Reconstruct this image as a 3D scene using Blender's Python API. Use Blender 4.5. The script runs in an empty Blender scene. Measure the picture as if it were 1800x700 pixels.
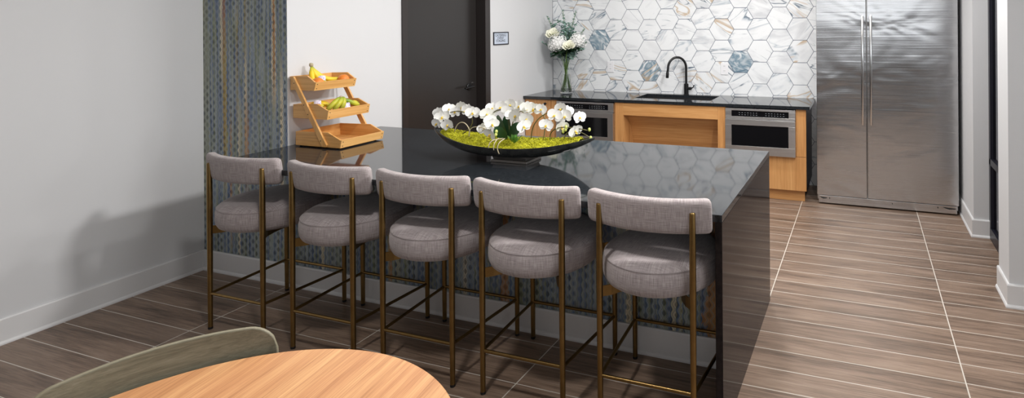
import bpy, bmesh, math, random
from mathutils import Vector, Matrix
random.seed(11)
S = bpy.context.scene
COL = S.collection
PI = math.pi
R = math.radians

# ------------------------------------------------------------------ camera
cam_d = bpy.data.cameras.new('camera')
cam = bpy.data.objects.new('camera', cam_d); COL.objects.link(cam)
cam_d.sensor_fit = 'HORIZONTAL'; cam_d.sensor_width = 36.0
cam_d.lens = 983.92 / 1800 * 36.0
cam_d.shift_x = (900 - 1190) / 1800
cam_d.shift_y = (44.294 - 350) / 1800
cam_d.clip_start = 0.05
cam.matrix_world = (Matrix.Translation((0, 0, 1.6931)) @ Matrix.Rotation(0.3204, 4, 'Z')
                    @ Matrix.Rotation(PI / 2, 4, 'X') @ Matrix.Rotation(-0.007, 4, 'Z'))
S.camera = cam

# ------------------------------------------------------------------ world, exposure, lights
S.view_settings.view_transform = 'Standard'
S.view_settings.look = 'None'
S.view_settings.exposure = 0.0
S.view_settings.gamma = 1.0
S.view_settings.use_curve_mapping = False
wd = bpy.data.worlds.new('world'); S.world = wd; wd.use_nodes = True
wd.node_tree.nodes['Background'].inputs[0].default_value = (0.05, 0.055, 0.09, 1)
wd.node_tree.nodes['Background'].inputs[1].default_value = 0.6

def area(name, loc, aim, sx, sy, power, colr=(1, 1, 1), spread=180):
    d = bpy.data.lights.new(name, 'AREA'); d.shape = 'RECTANGLE'; d.size = sx; d.size_y = sy
    d.energy = power; d.color = colr; d.spread = R(spread)
    o = bpy.data.objects.new(name, d); COL.objects.link(o)
    o.location = loc
    o.rotation_euler = (Vector(aim) - Vector(loc)).to_track_quat('-Z', 'Y').to_euler()
    return o
# soft fill lights added out of view, behind the camera and at the right
area('fill_rear', (0.3, -2.9, 2.2), (-0.6, 3, 0.9), 3.4, 0.9, 26, (0.93, 0.97, 1.0))
area('fill_side', (2.4, 1.4, 1.7), (-3.2, 2.8, 0.9), 2.2, 1.6, 32, (0.95, 0.98, 1.0))
CEIL = 2.75
DOWN = [(-2.5, 3.2, 7.5), (-0.9, 3.4, 20), (-2.4, 4.7, 15), (-1.0, 4.7, 24), (0.15, 4.0, 26), (-1.5, 1.3, 24)]

# ------------------------------------------------------------------ helpers
def new_obj(name, me, parent=None, loc=None):
    o = bpy.data.objects.new(name, me); COL.objects.link(o)
    if parent: o.parent = parent
    if loc: o.location = loc
    return o
def tag(o, label=None, cat=None, group=None, kind=None):
    if label: o['label'] = label
    if cat: o['category'] = cat
    if group: o['group'] = group
    if kind: o['kind'] = kind
    return o
def thing(name, label, cat, loc=(0, 0, 0), rz=0, group=None):
    o = bpy.data.objects.new(name, None); COL.objects.link(o)
    o.empty_display_size = 0.05
    o.location = loc; o.rotation_euler = (0, 0, rz)
    return tag(o, label, cat, group)
def fin(name, bm, mt, parent=None, smooth=False, loc=None, ang=None):
    bmesh.ops.recalc_face_normals(bm, faces=bm.faces)
    me = bpy.data.meshes.new(name); bm.to_mesh(me); bm.free()
    for m in (mt if isinstance(mt, (list, tuple)) else [mt]): me.materials.append(m)
    if smooth or ang:
        for p in me.polygons: p.use_smooth = True
        if ang: me.set_sharp_from_angle(angle=R(ang))
    return new_obj(name, me, parent, loc)
def box(bm, x0, x1, y0, y1, z0, z1, bev=0.0, mat=0, M=None, seg=2):
    vs = [bm.verts.new((x, y, z)) for x in (x0, x1) for y in (y0, y1) for z in (z0, z1)]
    if M is not None:
        for v in vs: v.co = M @ v.co
    fs = []
    for q in ((0, 1, 3, 2), (4, 6, 7, 5), (0, 4, 5, 1), (2, 3, 7, 6), (0, 2, 6, 4), (1, 5, 7, 3)):
        f = bm.faces.new([vs[i] for i in q]); f.material_index = mat; fs.append(f)
    bmesh.ops.recalc_face_normals(bm, faces=fs)
    if bev > 0:
        es = list({e for f in fs for e in f.edges})
        r = bmesh.ops.bevel(bm, geom=es, offset=bev, segments=seg, profile=0.5, affect='EDGES', clamp_overlap=True)
        for f in r['faces']: f.material_index = mat
def prism(bm, pts, a0, a1, axis='y', bev=0.0, mat=0):
    def P(p, a):
        return (p[0], a, p[1]) if axis == 'y' else ((a, p[0], p[1]) if axis == 'x' else (p[0], p[1], a))
    A = [bm.verts.new(P(p, a0)) for p in pts]; B = [bm.verts.new(P(p, a1)) for p in pts]
    fs = [bm.faces.new(A), bm.faces.new(B[::-1])]
    n = len(pts)
    for i in range(n): fs.append(bm.faces.new((A[i], B[i], B[(i + 1) % n], A[(i + 1) % n])))
    for f in fs: f.material_index = mat
    bmesh.ops.recalc_face_normals(bm, faces=fs)
    if bev > 0:
        es = list({e for f in fs for e in f.edges})
        bmesh.ops.bevel(bm, geom=es, offset=bev, segments=2, profile=0.5, affect='EDGES', clamp_overlap=True)
def tube(bm, pts, rad, n=10, cap=True, mat=0):
    pts = [Vector(p) for p in pts]
    rs = rad if isinstance(rad, (list, tuple)) else [rad] * len(pts)
    rings = []; up = None
    for i, p in enumerate(pts):
        t = (pts[min(i + 1, len(pts) - 1)] - pts[max(i - 1, 0)]).normalized()
        if up is None: up = Vector((0, 0, 1)) if abs(t.z) < 0.9 else Vector((1, 0, 0))
        a = t.cross(up).normalized(); b = a.cross(t).normalized(); up = b
        rings.append([bm.verts.new(p + (a * math.cos(2 * PI * k / n) + b * math.sin(2 * PI * k / n)) * rs[i]) for k in range(n)])
    for i in range(len(rings) - 1):
        for k in range(n):
            f = bm.faces.new((rings[i][k], rings[i][(k + 1) % n], rings[i + 1][(k + 1) % n], rings[i + 1][k])); f.material_index = mat
    if cap:
        bm.faces.new(rings[0][::-1]).material_index = mat; bm.faces.new(rings[-1]).material_index = mat
def lathe(bm, prof, c=(0, 0, 0), n=32, mat=0, close=True):
    rings = []
    for r, z in prof:
        if r < 1e-6: rings.append([bm.verts.new((c[0], c[1], c[2] + z))])
        else: rings.append([bm.verts.new((c[0] + r * math.cos(2 * PI * k / n), c[1] + r * math.sin(2 * PI * k / n), c[2] + z)) for k in range(n)])
    for i in range(len(rings) - 1):
        A, B = rings[i], rings[i + 1]
        for k in range(n):
            if len(A) == 1 and len(B) == 1: continue
            if len(A) == 1: f = bm.faces.new((A[0], B[k], B[(k + 1) % n]))
            elif len(B) == 1: f = bm.faces.new((A[k], A[(k + 1) % n], B[0]))
            else: f = bm.faces.new((A[k], A[(k + 1) % n], B[(k + 1) % n], B[k]))
            f.material_index = mat
    if close:
        if len(rings[0]) > 1: bm.faces.new(rings[0][::-1]).material_index = mat
        if len(rings[-1]) > 1: bm.faces.new(rings[-1]).material_index = mat
def bezier(p, n):
    p = [Vector(q) for q in p]; out = []
    for i in range(n + 1):
        t = i / n; q = list(p)
        while len(q) > 1: q = [q[j].lerp(q[j + 1], t) for j in range(len(q) - 1)]
        out.append(q[0])
    return out
def frame(d, roll=0.0):
    """matrix whose local +Z points along d"""
    d = Vector(d).normalized()
    return d.to_track_quat('Z', 'Y').to_matrix().to_4x4() @ Matrix.Rotation(roll, 4, 'Z')

# ------------------------------------------------------------------ materials
class NT:
    def __init__(s, name):
        s.m = bpy.data.materials.new(name); s.m.use_nodes = True
        s.t = s.m.node_tree; s.n = s.t.nodes; s.b = s.n['Principled BSDF']
    def node(s, typ, **kw):
        x = s.n.new(typ)
        for k, v in kw.items(): setattr(x, k, v)
        return x
    def lk(s, a, b): s.t.links.new(a, b)
    def inp(s, sock, v):
        if hasattr(v, 'default_value') and hasattr(v, 'is_output'): s.lk(v, sock)
        else:
            sock.default_value = v
    def math(s, op, a, b=0.0, c=None):
        x = s.node('ShaderNodeMath', operation=op); s.inp(x.inputs[0], a); s.inp(x.inputs[1], b)
        if c is not None: s.inp(x.inputs[2], c)
        return x.outputs[0]
    def obj(s): return s.node('ShaderNodeTexCoord').outputs['Object']
    def uv(s): return s.node('ShaderNodeTexCoord').outputs['UV']
    def mapping(s, vec, scale=(1, 1, 1), rot=(0, 0, 0), loc=(0, 0, 0)):
        x = s.node('ShaderNodeMapping'); s.lk(vec, x.inputs[0])
        x.inputs['Scale'].default_value = scale; x.inputs['Rotation'].default_value = rot; x.inputs['Location'].default_value = loc
        return x.outputs[0]
    def noise(s, vec, scale=5.0, detail=3.0, rough=0.5, dist=0.0, out='Fac'):
        x = s.node('ShaderNodeTexNoise'); s.lk(vec, x.inputs['Vector'])
        x.inputs['Scale'].default_value = scale; x.inputs['Detail'].default_value = detail
        x.inputs['Roughness'].default_value = rough; x.inputs['Distortion'].default_value = dist
        return x.outputs[out]
    def ramp(s, fac, stops, mode='LINEAR'):
        x = s.node('ShaderNodeValToRGB'); s.lk(fac, x.inputs[0]); x.color_ramp.interpolation = mode
        e = x.color_ramp.elements
        while len(e) < len(stops): e.new(0.5)
        for i, (p, c) in enumerate(stops):
            e[i].position = p; e[i].color = (c[0], c[1], c[2], 1) if isinstance(c, (tuple, list)) else (c, c, c, 1)
        return x.outputs[0]
    def mix(s, fac, a, b, mode='MIX'):
        x = s.node('ShaderNodeMix', data_type='RGBA', blend_type=mode)
        s.inp(x.inputs[0], fac)
        for sock, v in ((x.inputs[6], a), (x.inputs[7], b)):
            if isinstance(v, tuple): sock.default_value = (v[0], v[1], v[2], 1)
            else: s.lk(v, sock)
        return x.outputs[2]
    def sep(s, vec):
        x = s.node('ShaderNodeSeparateXYZ'); s.lk(vec, x.inputs[0]); return x.outputs
    def comb(s, a, b, c):
        x = s.node('ShaderNodeCombineXYZ')
        for i, v in enumerate((a, b, c)): s.inp(x.inputs[i], v)
        return x.outputs[0]
    def bump(s, h, strength=0.3, dist=0.002):
        x = s.node('ShaderNodeBump'); s.lk(h, x.inputs['Height'])
        x.inputs['Strength'].default_value = strength; x.inputs['Distance'].default_value = dist
        s.lk(x.outputs[0], s.b.inputs['Normal']); return x
    def set(s, color=None, rough=None, metal=None, **kw):
        if color is not None:
            if isinstance(color, tuple): s.b.inputs['Base Color'].default_value = (color[0], color[1], color[2], 1)
            else: s.lk(color, s.b.inputs['Base Color'])
        if rough is not None: s.inp(s.b.inputs['Roughness'], rough)
        if metal is not None: s.b.inputs['Metallic'].default_value = metal
        for k, v in kw.items(): s.b.inputs[k.replace('_', ' ')].default_value = v
        return s.m
def srgb(r, g, b):
    f = lambda c: (c / 255 / 12.92) if c / 255 <= 0.04045 else ((c / 255 + 0.055) / 1.055) ** 2.4
    return (f(r), f(g), f(b))
def plain(name, c, rough=0.5, metal=0.0, var=0.06, nscale=14, **kw):
    t = NT(name)
    n = t.noise(t.obj(), nscale, 3)
    col = t.mix(n, tuple(x * (1 - var) for x in c), tuple(min(1, x * (1 + var)) for x in c))
    return t.set(col, rough, metal, **kw)

M = {}
M['wall'] = plain('white_wall_paint', srgb(212, 213, 215), 0.55, var=0.012, nscale=3)
M['rear'] = plain('dark_grey_rear_wall', srgb(96, 96, 98), 0.6, var=0.02)
M['trim'] = plain('trim_paint', srgb(220, 220, 221), 0.35, var=0.01)
M['ceiling'] = plain('ceiling_paint', srgb(232, 231, 228), 0.8, var=0.01)
M['door'] = plain('door_dark_stain', srgb(40, 37, 36), 0.3, var=0.12, nscale=2)
M['door_frame'] = plain('door_frame_dark', srgb(44, 39, 38), 0.3, var=0.05)
M['black'] = plain('matte_black_metal', (0.012, 0.012, 0.013), 0.35, 0.3)
M['black_paint'] = plain('black_aluminium', (0.012, 0.012, 0.02), 0.35, 0.0)
M['steel_knob'] = plain('satin_steel', (0.62, 0.62, 0.62), 0.25, 1.0)
M['plastic_white'] = plain('white_plastic', srgb(235, 235, 238), 0.3, var=0.01)
M['dark_slot'] = plain('dark_slot', (0.01, 0.01, 0.01), 0.6)

def wood(name, dark, mid, light, axis, fine=60.0, rough=0.4, stretch=22.0, bump=0.08):
    t = NT(name); o = t.obj()
    s = [fine, fine, fine]; s[axis] = fine / stretch
    g1 = t.noise(t.mapping(o, tuple(s)), 1.0, 4, 0.6, 0.6)
    s2 = [x / 7 for x in s]
    g2 = t.noise(t.mapping(o, tuple(s2), loc=(3.1, 1.7, 5.3)), 1.0, 3, 0.5, 1.2)
    f = t.math('ADD', t.math('MULTIPLY', g1, 0.5), t.math('MULTIPLY', g2, 0.5))
    col = t.ramp(f, [(0.33, dark), (0.5, mid), (0.66, light)])
    t.bump(g1, bump, 0.001)
    return t.set(col, rough)
M['oak_v'] = wood('oak_veneer_vertical', srgb(176, 122, 70), srgb(200, 146, 90), srgb(214, 164, 108), 2, 70)
M['oak_h'] = wood('oak_veneer_horizontal', srgb(176, 122, 70), srgb(200, 146, 90), srgb(214, 164, 108), 0, 70)
M['bamboo_x'] = wood('bamboo_lengthwise', srgb(196, 138, 72), srgb(220, 166, 98), srgb(234, 184, 118), 0, 90, 0.4, 30)
M['bamboo_y'] = wood('bamboo_crosswise', srgb(204, 146, 78), srgb(226, 172, 102), srgb(238, 190, 124), 1, 90, 0.4, 30)
M['bamboo_z'] = wood('bamboo_upright', srgb(196, 138, 72), srgb(220, 166, 98), srgb(234, 184, 118), 2, 90, 0.4, 30)
# round table top: grain runs diagonally across
t = NT('table_oak'); o = t.mapping(t.obj(), (1, 1, 1), rot=(0, 0, R(-100)))
g1 = t.noise(t.mapping(o, (5, 230, 20)), 1.0, 4, 0.65, 0.25)
g2 = t.noise(t.mapping(o, (1.6, 34, 5)), 1.0, 3, 0.55, 0.35)
f = t.math('ADD', t.math('MULTIPLY', g1, 0.5), t.math('MULTIPLY', g2, 0.5))
sx = t.sep(o)
pl = t.math('FRACT', t.math('MULTIPLY', t.math('FLOOR', t.math('MULTIPLY', sx[1], 11.0)), 0.377))
col = t.ramp(f, [(0.33, srgb(150, 100, 64)), (0.48, srgb(192, 140, 96)), (0.66, srgb(218, 172, 122))])
col = t.mix(t.math('MULTIPLY', pl, 0.25), col, srgb(190, 128, 88))
t.bump(g1, 0.06, 0.001)
M['table'] = t.set(col, 0.38)
M['chair_wood'] = wood('grey_green_wood_grain', srgb(88, 86, 72), srgb(108, 106, 90), srgb(124, 122, 106), 0, 260, 0.5, 14, 0.3)
M['chair_rim'] = plain('grey_green_edge', srgb(122, 116, 96), 0.5)

# floor planks
t = NT('wood_look_plank_tile'); o = t.obj(); sx = t.sep(o)
u = t.math('DIVIDE', t.math('ADD', sx[0], 0.56), 1.0093); v = t.math('DIVIDE', t.math('SUBTRACT', sx[1], 2.434), 0.1617)
fu, fv = t.math('FLOOR', u), t.math('FLOOR', v)
wn = t.node('ShaderNodeTexWhiteNoise', noise_dimensions='3D'); t.lk(t.comb(fu, fv, 0.0), wn.inputs['Vector'])
ru = t.math('SUBTRACT', u, fu); rv = t.math('SUBTRACT', v, fv)
du = t.math('MULTIPLY', t.math('MINIMUM', ru, t.math('SUBTRACT', 1.0, ru)), 1.0093)
dv = t.math('MULTIPLY', t.math('MINIMUM', rv, t.math('SUBTRACT', 1.0, rv)), 0.1617)
dd = t.math('MINIMUM', t.math('MULTIPLY', du, 0.75), dv)
grout = t.math('LESS_THAN', dd, 0.0022)
offs = t.comb(t.math('MULTIPLY', wn.outputs[0], 31.0), t.math('MULTIPLY', wn.outputs[0], 17.0), 0.0)
va = t.node('ShaderNodeVectorMath', operation='ADD'); t.lk(o, va.inputs[0]); t.lk(offs, va.inputs[1])
g1 = t.noise(t.mapping(va.outputs[0], (4.5, 120, 1)), 1.0, 6, 0.7, 0.4)
g2 = t.noise(t.mapping(va.outputs[0], (1.3, 14, 1)), 1.0, 3, 0.55, 0.8)
f = t.math('ADD', t.math('MULTIPLY', g1, 0.55), t.math('MULTIPLY', g2, 0.45))
col = t.ramp(f, [(0.34, srgb(72, 58, 48)), (0.44, srgb(108, 89, 75)), (0.54, srgb(138, 116, 99)), (0.66, srgb(156, 136, 120))])
col = t.mix(t.math('MULTIPLY', wn.outputs[0], 0.22), col, srgb(106, 90, 78))
col = t.mix(grout, col, srgb(206, 200, 190))
bh = t.math('SUBTRACT', t.math('MULTIPLY', g1, 0.35), t.math('MULTIPLY', grout, 1.0))
t.bump(bh, 0.35, 0.0015)
M['floor'] = t.set(col, t.ramp(g1, [(0.3, 0.36), (0.7, 0.48)]))

# polished black stone
t = NT('polished_black_stone'); n = t.noise(t.obj(), 60, 4)
M['stone'] = t.set(t.ramp(n, [(0.3, (0.012, 0.014, 0.017)), (0.75, (0.028, 0.032, 0.036))]), 0.05, IOR=1.55)
t = NT('polished_dark_brown_panel'); n = t.noise(t.obj(), 40, 4)
M['panel'] = t.set(t.ramp(n, [(0.3, (0.014, 0.011, 0.011)), (0.75, (0.026, 0.020, 0.019))]), 0.08, IOR=1.14)

# wallpaper with vertical colour runs and embossed ogee lines
t = NT('ogee_wallpaper'); o = t.obj(); sx = t.sep(o)
W, T = 0.034, 0.053
X = t.math('ADD', sx[0], 10.0)
U = t.math('DIVIDE', X, W); k = t.math('FLOOR', U); fr = t.math('SUBTRACT', U, k)
par = t.math('SUBTRACT', 1.0, t.math('MULTIPLY', t.math('MODULO', k, 2.0), 2.0))
wig = t.math('PINGPONG', t.math('DIVIDE', t.math('ADD', sx[2], 5.0), T / 2), 1.0)
wig = t.math('SMOOTH_MIN', t.math('SMOOTH_MAX', wig, 0.14, 0.2), 0.86, 0.2)
s_ = t.math('MULTIPLY', t.math('MULTIPLY', t.math('SUBTRACT', wig, 0.5), 0.62), par)
dl = t.math('SUBTRACT', fr, s_); dr = t.math('SUBTRACT', t.math('ADD', 1.0, s_), fr)   # distances to both lines
dr = t.math('SUBTRACT', t.math('SUBTRACT', 1.0, fr), s_)
dl = t.math('ABSOLUTE', dl); dr = t.math('ABSOLUTE', dr)
dmin = t.math('MINIMUM', dl, dr)
line = t.math('LESS_THAN', t.math('ABSOLUTE', t.math('SUBTRACT', dmin, 0.085)), 0.028)
inner = t.math('GREATER_THAN', t.math('MINIMUM', t.math('SUBTRACT', fr, s_), t.math('SUBTRACT', t.math('SUBTRACT', 1.0, fr), s_)), 0.40)
wobx = t.math('ADD', X, t.math('MULTIPLY', t.math('MULTIPLY', t.math('SUBTRACT', wig, 0.5), par), 0.010))
qv = t.comb(wobx, 0.0, sx[2])
base = t.noise(t.mapping(qv, (21, 1, 0.6)), 1.0, 2, 0.6, 0.0)
col = t.ramp(base, [(0.32, srgb(74, 96, 140)), (0.39, srgb(112, 132, 158)), (0.45, srgb(158, 168, 174)), (0.50, srgb(136, 144, 116)),
                    (0.54, srgb(92, 112, 148)), (0.60, srgb(146, 158, 168)), (0.68, srgb(170, 168, 136))])
def run(col, x0, wdt, c, zlo, zhi, seed, amt=0.9, soft=0.5):
    # one vertical colour run, broken up along its height
    d = t.math('ABSOLUTE', t.math('SUBTRACT', wobx, x0 + 10.0))
    n_ = t.noise(t.mapping(qv, (30, 1, 7), loc=(seed, 0, seed * 1.7)), 1.0, 3, 0.6)
    w_ = t.math('MULTIPLY', n_, wdt * 1.8)
    m_ = t.math('LESS_THAN', d, w_)
    za = t.ramp(t.math('DIVIDE', t.math('SUBTRACT', sx[2], zlo - 0.3), zhi - zlo + 0.6), [(0.0, 0.0), (0.3 / (zhi - zlo + 0.6), amt), (1 - 0.3 / (zhi - zlo + 0.6), amt), (1.0, 0.0)])
    return t.mix(t.math('MULTIPLY', t.math('MULTIPLY', m_, za), soft + 0.5), col, c)
OC, CR, MU, RU = srgb(186, 130, 66), srgb(222, 208, 176), srgb(178, 156, 74), srgb(160, 100, 58)
for x0, wdt, c, zlo, zhi, sd, am in ((-4.225, 0.012, CR, 1.5, 2.6, 1.0, 0.85), (-4.200, 0.016, RU, 1.0, 2.5, 2.0, 0.75), (-4.195, 0.020, MU, 0.75, 1.5, 3.0, 0.7),
                                     (-4.075, 0.014, MU, 1.2, 1.7, 4.0, 0.5), (-3.990, 0.010, CR, 0.95, 1.35, 5.0, 0.9), (-3.985, 0.020, OC, 0.8, 1.0, 6.0, 0.7),
                                     (-3.995, 0.012, MU, 1.6, 2.4, 7.0, 0.5), (-3.725, 0.022, CR, 1.35, 2.5, 8.0, 0.95), (-3.722, 0.010, OC, 1.45, 2.5, 9.0, 0.9),
                                     (-3.655, 0.014, CR, 0.7, 1.25, 10.0, 0.95), (-4.385, 0.030, srgb(146, 150, 128), 0.5, 2.5, 11.0, 0.8), (-4.14, 0.010, OC, 0.4, 0.9, 12.0, 0.7),
                                     (-4.06, 0.010, CR, 0.2, 0.9, 13.0, 0.8), (-3.30, 0.014, CR, -0.2, 1.2, 14.0, 0.7), (-2.75, 0.016, OC, -0.2, 1.2, 15.0, 0.7), (-2.20, 0.014, CR, -0.2, 1.2, 16.0, 0.6),
                                     (-1.93, 0.030, OC, -0.2, 1.2, 17.0, 0.75), (-1.17, 0.016, CR, -0.2, 1.2, 18.0, 0.8), (-0.92, 0.014, CR, -0.2, 1.2, 19.0, 0.7), (-0.68, 0.085, OC, -0.2, 1.2, 20.0, 0.8)):
    col = run(col, x0, wdt, c, zlo, zhi, sd, am)
fine = t.noise(t.mapping(qv, (170, 1, 10)), 1.0, 3, 0.6)
col = t.mix(0.6, col, t.mix(1.0, col, t.ramp(fine, [(0.3, 0.6), (0.7, 1.4)]), 'MULTIPLY'))
colD = t.mix(1.0, col, (0.30, 0.31, 0.33), 'MULTIPLY')
dk = t.noise(t.mapping(qv, (14, 1, 3), loc=(7, 0, 1)), 1.0, 2)
col = t.mix(t.math('MULTIPLY', inner, t.ramp(dk, [(0.4, 0.1), (0.6, 0.85)])), col, colD)
core = t.math('LESS_THAN', dmin, 0.05)
col = t.mix(t.math('MULTIPLY', core, 0.75), col, colD)
col = t.mix(t.math('MULTIPLY', line, 0.72), col, srgb(214, 218, 210))
t.bump(line, 0.8, 0.003)
M['wallpaper'] = t.set(col, 0.45)

# marble hexagon tiles (one random colour attribute per tile)
t = NT('marble_hexagon_tile'); o = t.obj()
at = t.node('ShaderNodeAttribute'); at.attribute_name = 'tile_rnd'
rr = t.sep(at.outputs['Vector'])
off = t.node('ShaderNodeVectorMath', operation='SCALE'); t.lk(at.outputs['Vector'], off.inputs[0]); off.inputs['Scale'].default_value = 37.0
va = t.node('ShaderNodeVectorMath', operation='ADD'); t.lk(o, va.inputs[0]); t.lk(off.outputs[0], va.inputs[1])
vr = t.node('ShaderNodeVectorRotate', rotation_type='AXIS_ANGLE'); t.lk(va.outputs[0], vr.inputs['Vector'])
vr.inputs['Axis'].default_value = (0, 1, 0); t.inp(vr.inputs['Angle'], t.math('MULTIPLY', t.math('SUBTRACT', rr[2], 0.5), 1.6))
mv = t.mapping(vr.outputs[0], (1.3, 1.3, 6.0))
nz = t.noise(mv, 1.0, 2.5, 0.5, 0.9)
cloud = t.noise(t.mapping(vr.outputs[0], (3, 3, 9)), 1.0, 4, 0.6, 0.8)
col = t.mix(t.math('MULTIPLY', t.ramp(cloud, [(0.48, 0.0), (0.68, 1.0)]), t.ramp(rr[1], [(0.1, 0.15), (0.7, 0.75)])), srgb(236, 238, 240), srgb(196, 198, 203))
vn = t.math('ABSOLUTE', t.math('SUBTRACT', nz, 0.5))
vein = t.ramp(vn, [(0.0, 1.0), (0.006, 0.7), (0.016, 0.0)])
brk = t.ramp(t.noise(t.mapping(vr.outputs[0], (7, 7, 7), loc=(2, 5, 1)), 1.0, 2), [(0.42, 0.0), (0.56, 1.0)])
amt = t.math('MULTIPLY', t.ramp(rr[0], [(0.15, 0.15), (0.6, 1.0)]), brk)
col = t.mix(t.math('MULTIPLY', vein, amt), col, srgb(74, 96, 116))
soft = t.math('MULTIPLY', t.ramp(nz, [(0.50, 0.0), (0.505, 0.75), (0.56, 0.0)]), t.ramp(rr[2], [(0.45, 0.0), (0.6, 0.8)]))
col = t.mix(t.math('MULTIPLY', soft, brk), col, srgb(140, 158, 174))
swirl = t.noise(t.mapping(vr.outputs[0], (5, 5, 8), loc=(1, 8, 3)), 1.0, 2, 0.5, 1.6)
teal = t.math('MULTIPLY', t.ramp(swirl, [(0.36, 0.0), (0.47, 1.0), (0.60, 0.45), (0.7, 0.0)]), t.ramp(rr[1], [(0.930, 0.0), (0.935, 0.95)]))
col = t.mix(teal, col, srgb(104, 134, 152))
tan = t.math('MULTIPLY', t.ramp(nz, [(0.535, 0.0), (0.56, 1.0), (0.60, 0.0)]), t.ramp(rr[0], [(0.76, 0.0), (0.78, 0.85)]))
col = t.mix(tan, col, srgb(192, 164, 128))
M['tile'] = t.set(col, 0.22)
M['grout'] = plain('dark_grout', srgb(92, 100, 118), 0.8)

# brushed stainless
def steel(name, c, rz, wavy=0.0):
    t = NT(name); o = t.obj()
    br = t.noise(t.mapping(o, (2.0, 2.0, 420)), 1.0, 3, 0.6)
    big = t.noise(t.mapping(o, (1.5, 1.0, 2.6)), 1.0, 2, 0.5, 0.8)
    col = t.mix(br, tuple(x * 0.9 for x in c), c)
    if wavy:
        arc = t.noise(t.mapping(o, (0.7, 1.0, 30.0), rot=(0, R(5), 0)), 1.0, 2, 0.5, 0.8)
        h = t.math('ADD', t.math('MULTIPLY', big, 1.0), t.math('MULTIPLY', arc, 0.06))
        t.bump(h, wavy, 0.05)
    else: t.bump(br, 0.03, 0.001)
    m = t.set(col, t.ramp(br, [(0.3, rz), (0.7, rz + 0.1)]), 1.0)
    return m
M['steel'] = steel('brushed_steel', (0.74, 0.73, 0.73), 0.34)
M['fridge'] = steel('brushed_steel_wavy', (0.63, 0.63, 0.64), 0.18, 0.26)
M['handle'] = plain('bright_steel', (0.78, 0.78, 0.78), 0.18, 1.0)
M['glass_black'] = plain('black_appliance_glass', (0.006, 0.006, 0.007), 0.06)
M['mark'] = plain('grey_printed_marks', srgb(120, 124, 130), 0.6)

# brass
t = NT('aged_brass'); n = t.noise(t.obj(), 25, 3)
M['brass'] = t.set(t.mix(n, (0.20, 0.125, 0.045), (0.30, 0.195, 0.075)), 0.36, 1.0)
M['foot'] = plain('black_foot', (0.01, 0.01, 0.01), 0.5)

# linen weave
def linen(name, a, b, c):
    t = NT(name); u = t.uv()
    h1 = t.noise(t.mapping(u, (16, 520, 1)), 1.0, 2, 0.6); h2 = t.noise(t.mapping(u, (520, 16, 1), loc=(5, 9, 0)), 1.0, 2, 0.6)
    bg = t.noise(t.mapping(u, (9, 9, 1)), 1.0, 2)
    f = t.math('MULTIPLY', t.math('ADD', h1, h2), 0.5)
    col = t.ramp(f, [(0.34, a), (0.5, b), (0.65, c)])
    col = t.mix(t.math('MULTIPLY', bg, 0.2), col, b)
    t.bump(f, 0.35, 0.0015)
    return t.set(col, 0.9, Sheen_Weight=0.2)
M['linen'] = linen('mauve_grey_linen', srgb(112, 102, 103), srgb(157, 147, 147), srgb(190, 181, 180))

M['moss'] = plain('moss_green', srgb(166, 164, 18), 0.9, var=0.75, nscale=38)
M['petal'] = plain('white_petal', srgb(240, 240, 238), 0.5, var=0.02, Subsurface_Weight=0.0)
M['petal_cream'] = plain('cream_petal', srgb(242, 241, 222), 0.5, var=0.04)
M['lip'] = plain('yellow_lip', srgb(226, 196, 84), 0.5, var=0.2, nscale=80)
M['leaf'] = plain('dark_green_leaf', srgb(30, 62, 34), 0.35, var=0.25, nscale=20)
M['succulent'] = plain('bright_green_leaf', srgb(92, 140, 60), 0.4, var=0.3, nscale=30)
M['stem'] = plain('olive_stem', srgb(88, 84, 44), 0.5, var=0.2)
M['stem_green'] = plain('green_stem', srgb(98, 136, 54), 0.4, var=0.2)
M['root'] = plain('pale_root', srgb(182, 170, 140), 0.6, var=0.15)
M['bud'] = plain('green_bud', srgb(196, 204, 110), 0.5, var=0.15)
M['euca'] = plain('eucalyptus_leaf', srgb(142, 172, 162), 0.6, var=0.3, nscale=30)
t = NT('dark_bowl_glaze'); n = t.noise(t.obj(), 18, 4, 0.6)
M['bowl'] = t.set(t.ramp(n, [(0.35, (0.012, 0.013, 0.013)), (0.7, (0.035, 0.036, 0.034))]), 0.22)
M['pewter'] = plain('dark_pewter', (0.34, 0.32, 0.30), 0.3, 0.9, var=0.2)
# banana: green at the tips
t = NT('banana_skin'); gy = t.sep(t.uv())
n = t.noise(t.obj(), 60, 3)
e = t.math('ADD', t.math('ABSOLUTE', t.math('SUBTRACT', gy[1], 0.5)), t.math('MULTIPLY', t.math('SUBTRACT', n, 0.5), 0.12))
M['banana'] = t.set(t.ramp(e, [(0.22, srgb(236, 204, 42)), (0.38, srgb(196, 190, 48)), (0.47, srgb(120, 140, 40)), (0.5, srgb(70, 62, 34))]), 0.45)
t = NT('green_banana_skin'); gy = t.sep(t.uv())
n = t.noise(t.obj(), 60, 3)
e = t.math('ADD', gy[1], t.math('MULTIPLY', t.math('SUBTRACT', n, 0.5), 0.12))
M['banana_green'] = t.set(t.ramp(e, [(0.06, srgb(120, 130, 60)), (0.25, srgb(120, 150, 40)), (0.6, srgb(196, 192, 52)), (0.9, srgb(150, 150, 50)), (0.97, srgb(70, 60, 30))]), 0.45)
M['orange'] = plain('orange_peel', srgb(224, 128, 44), 0.45, var=0.08, nscale=60)
t = NT('sticker_print'); n = t.noise(t.obj(), 90, 1)
M['sticker'] = t.set(t.ramp(n, [(0.0, srgb(226, 222, 232)), (0.53, srgb(132, 92, 170)), (0.58, srgb(226, 222, 232))], 'CONSTANT'), 0.4)
def glass(name, tint, rough=0.0, ior=1.45):
    t = NT(name); t.set(tint, rough, 0.0, IOR=ior); t.b.inputs['Transmission Weight'].default_value = 1.0
    return t.m
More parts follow.
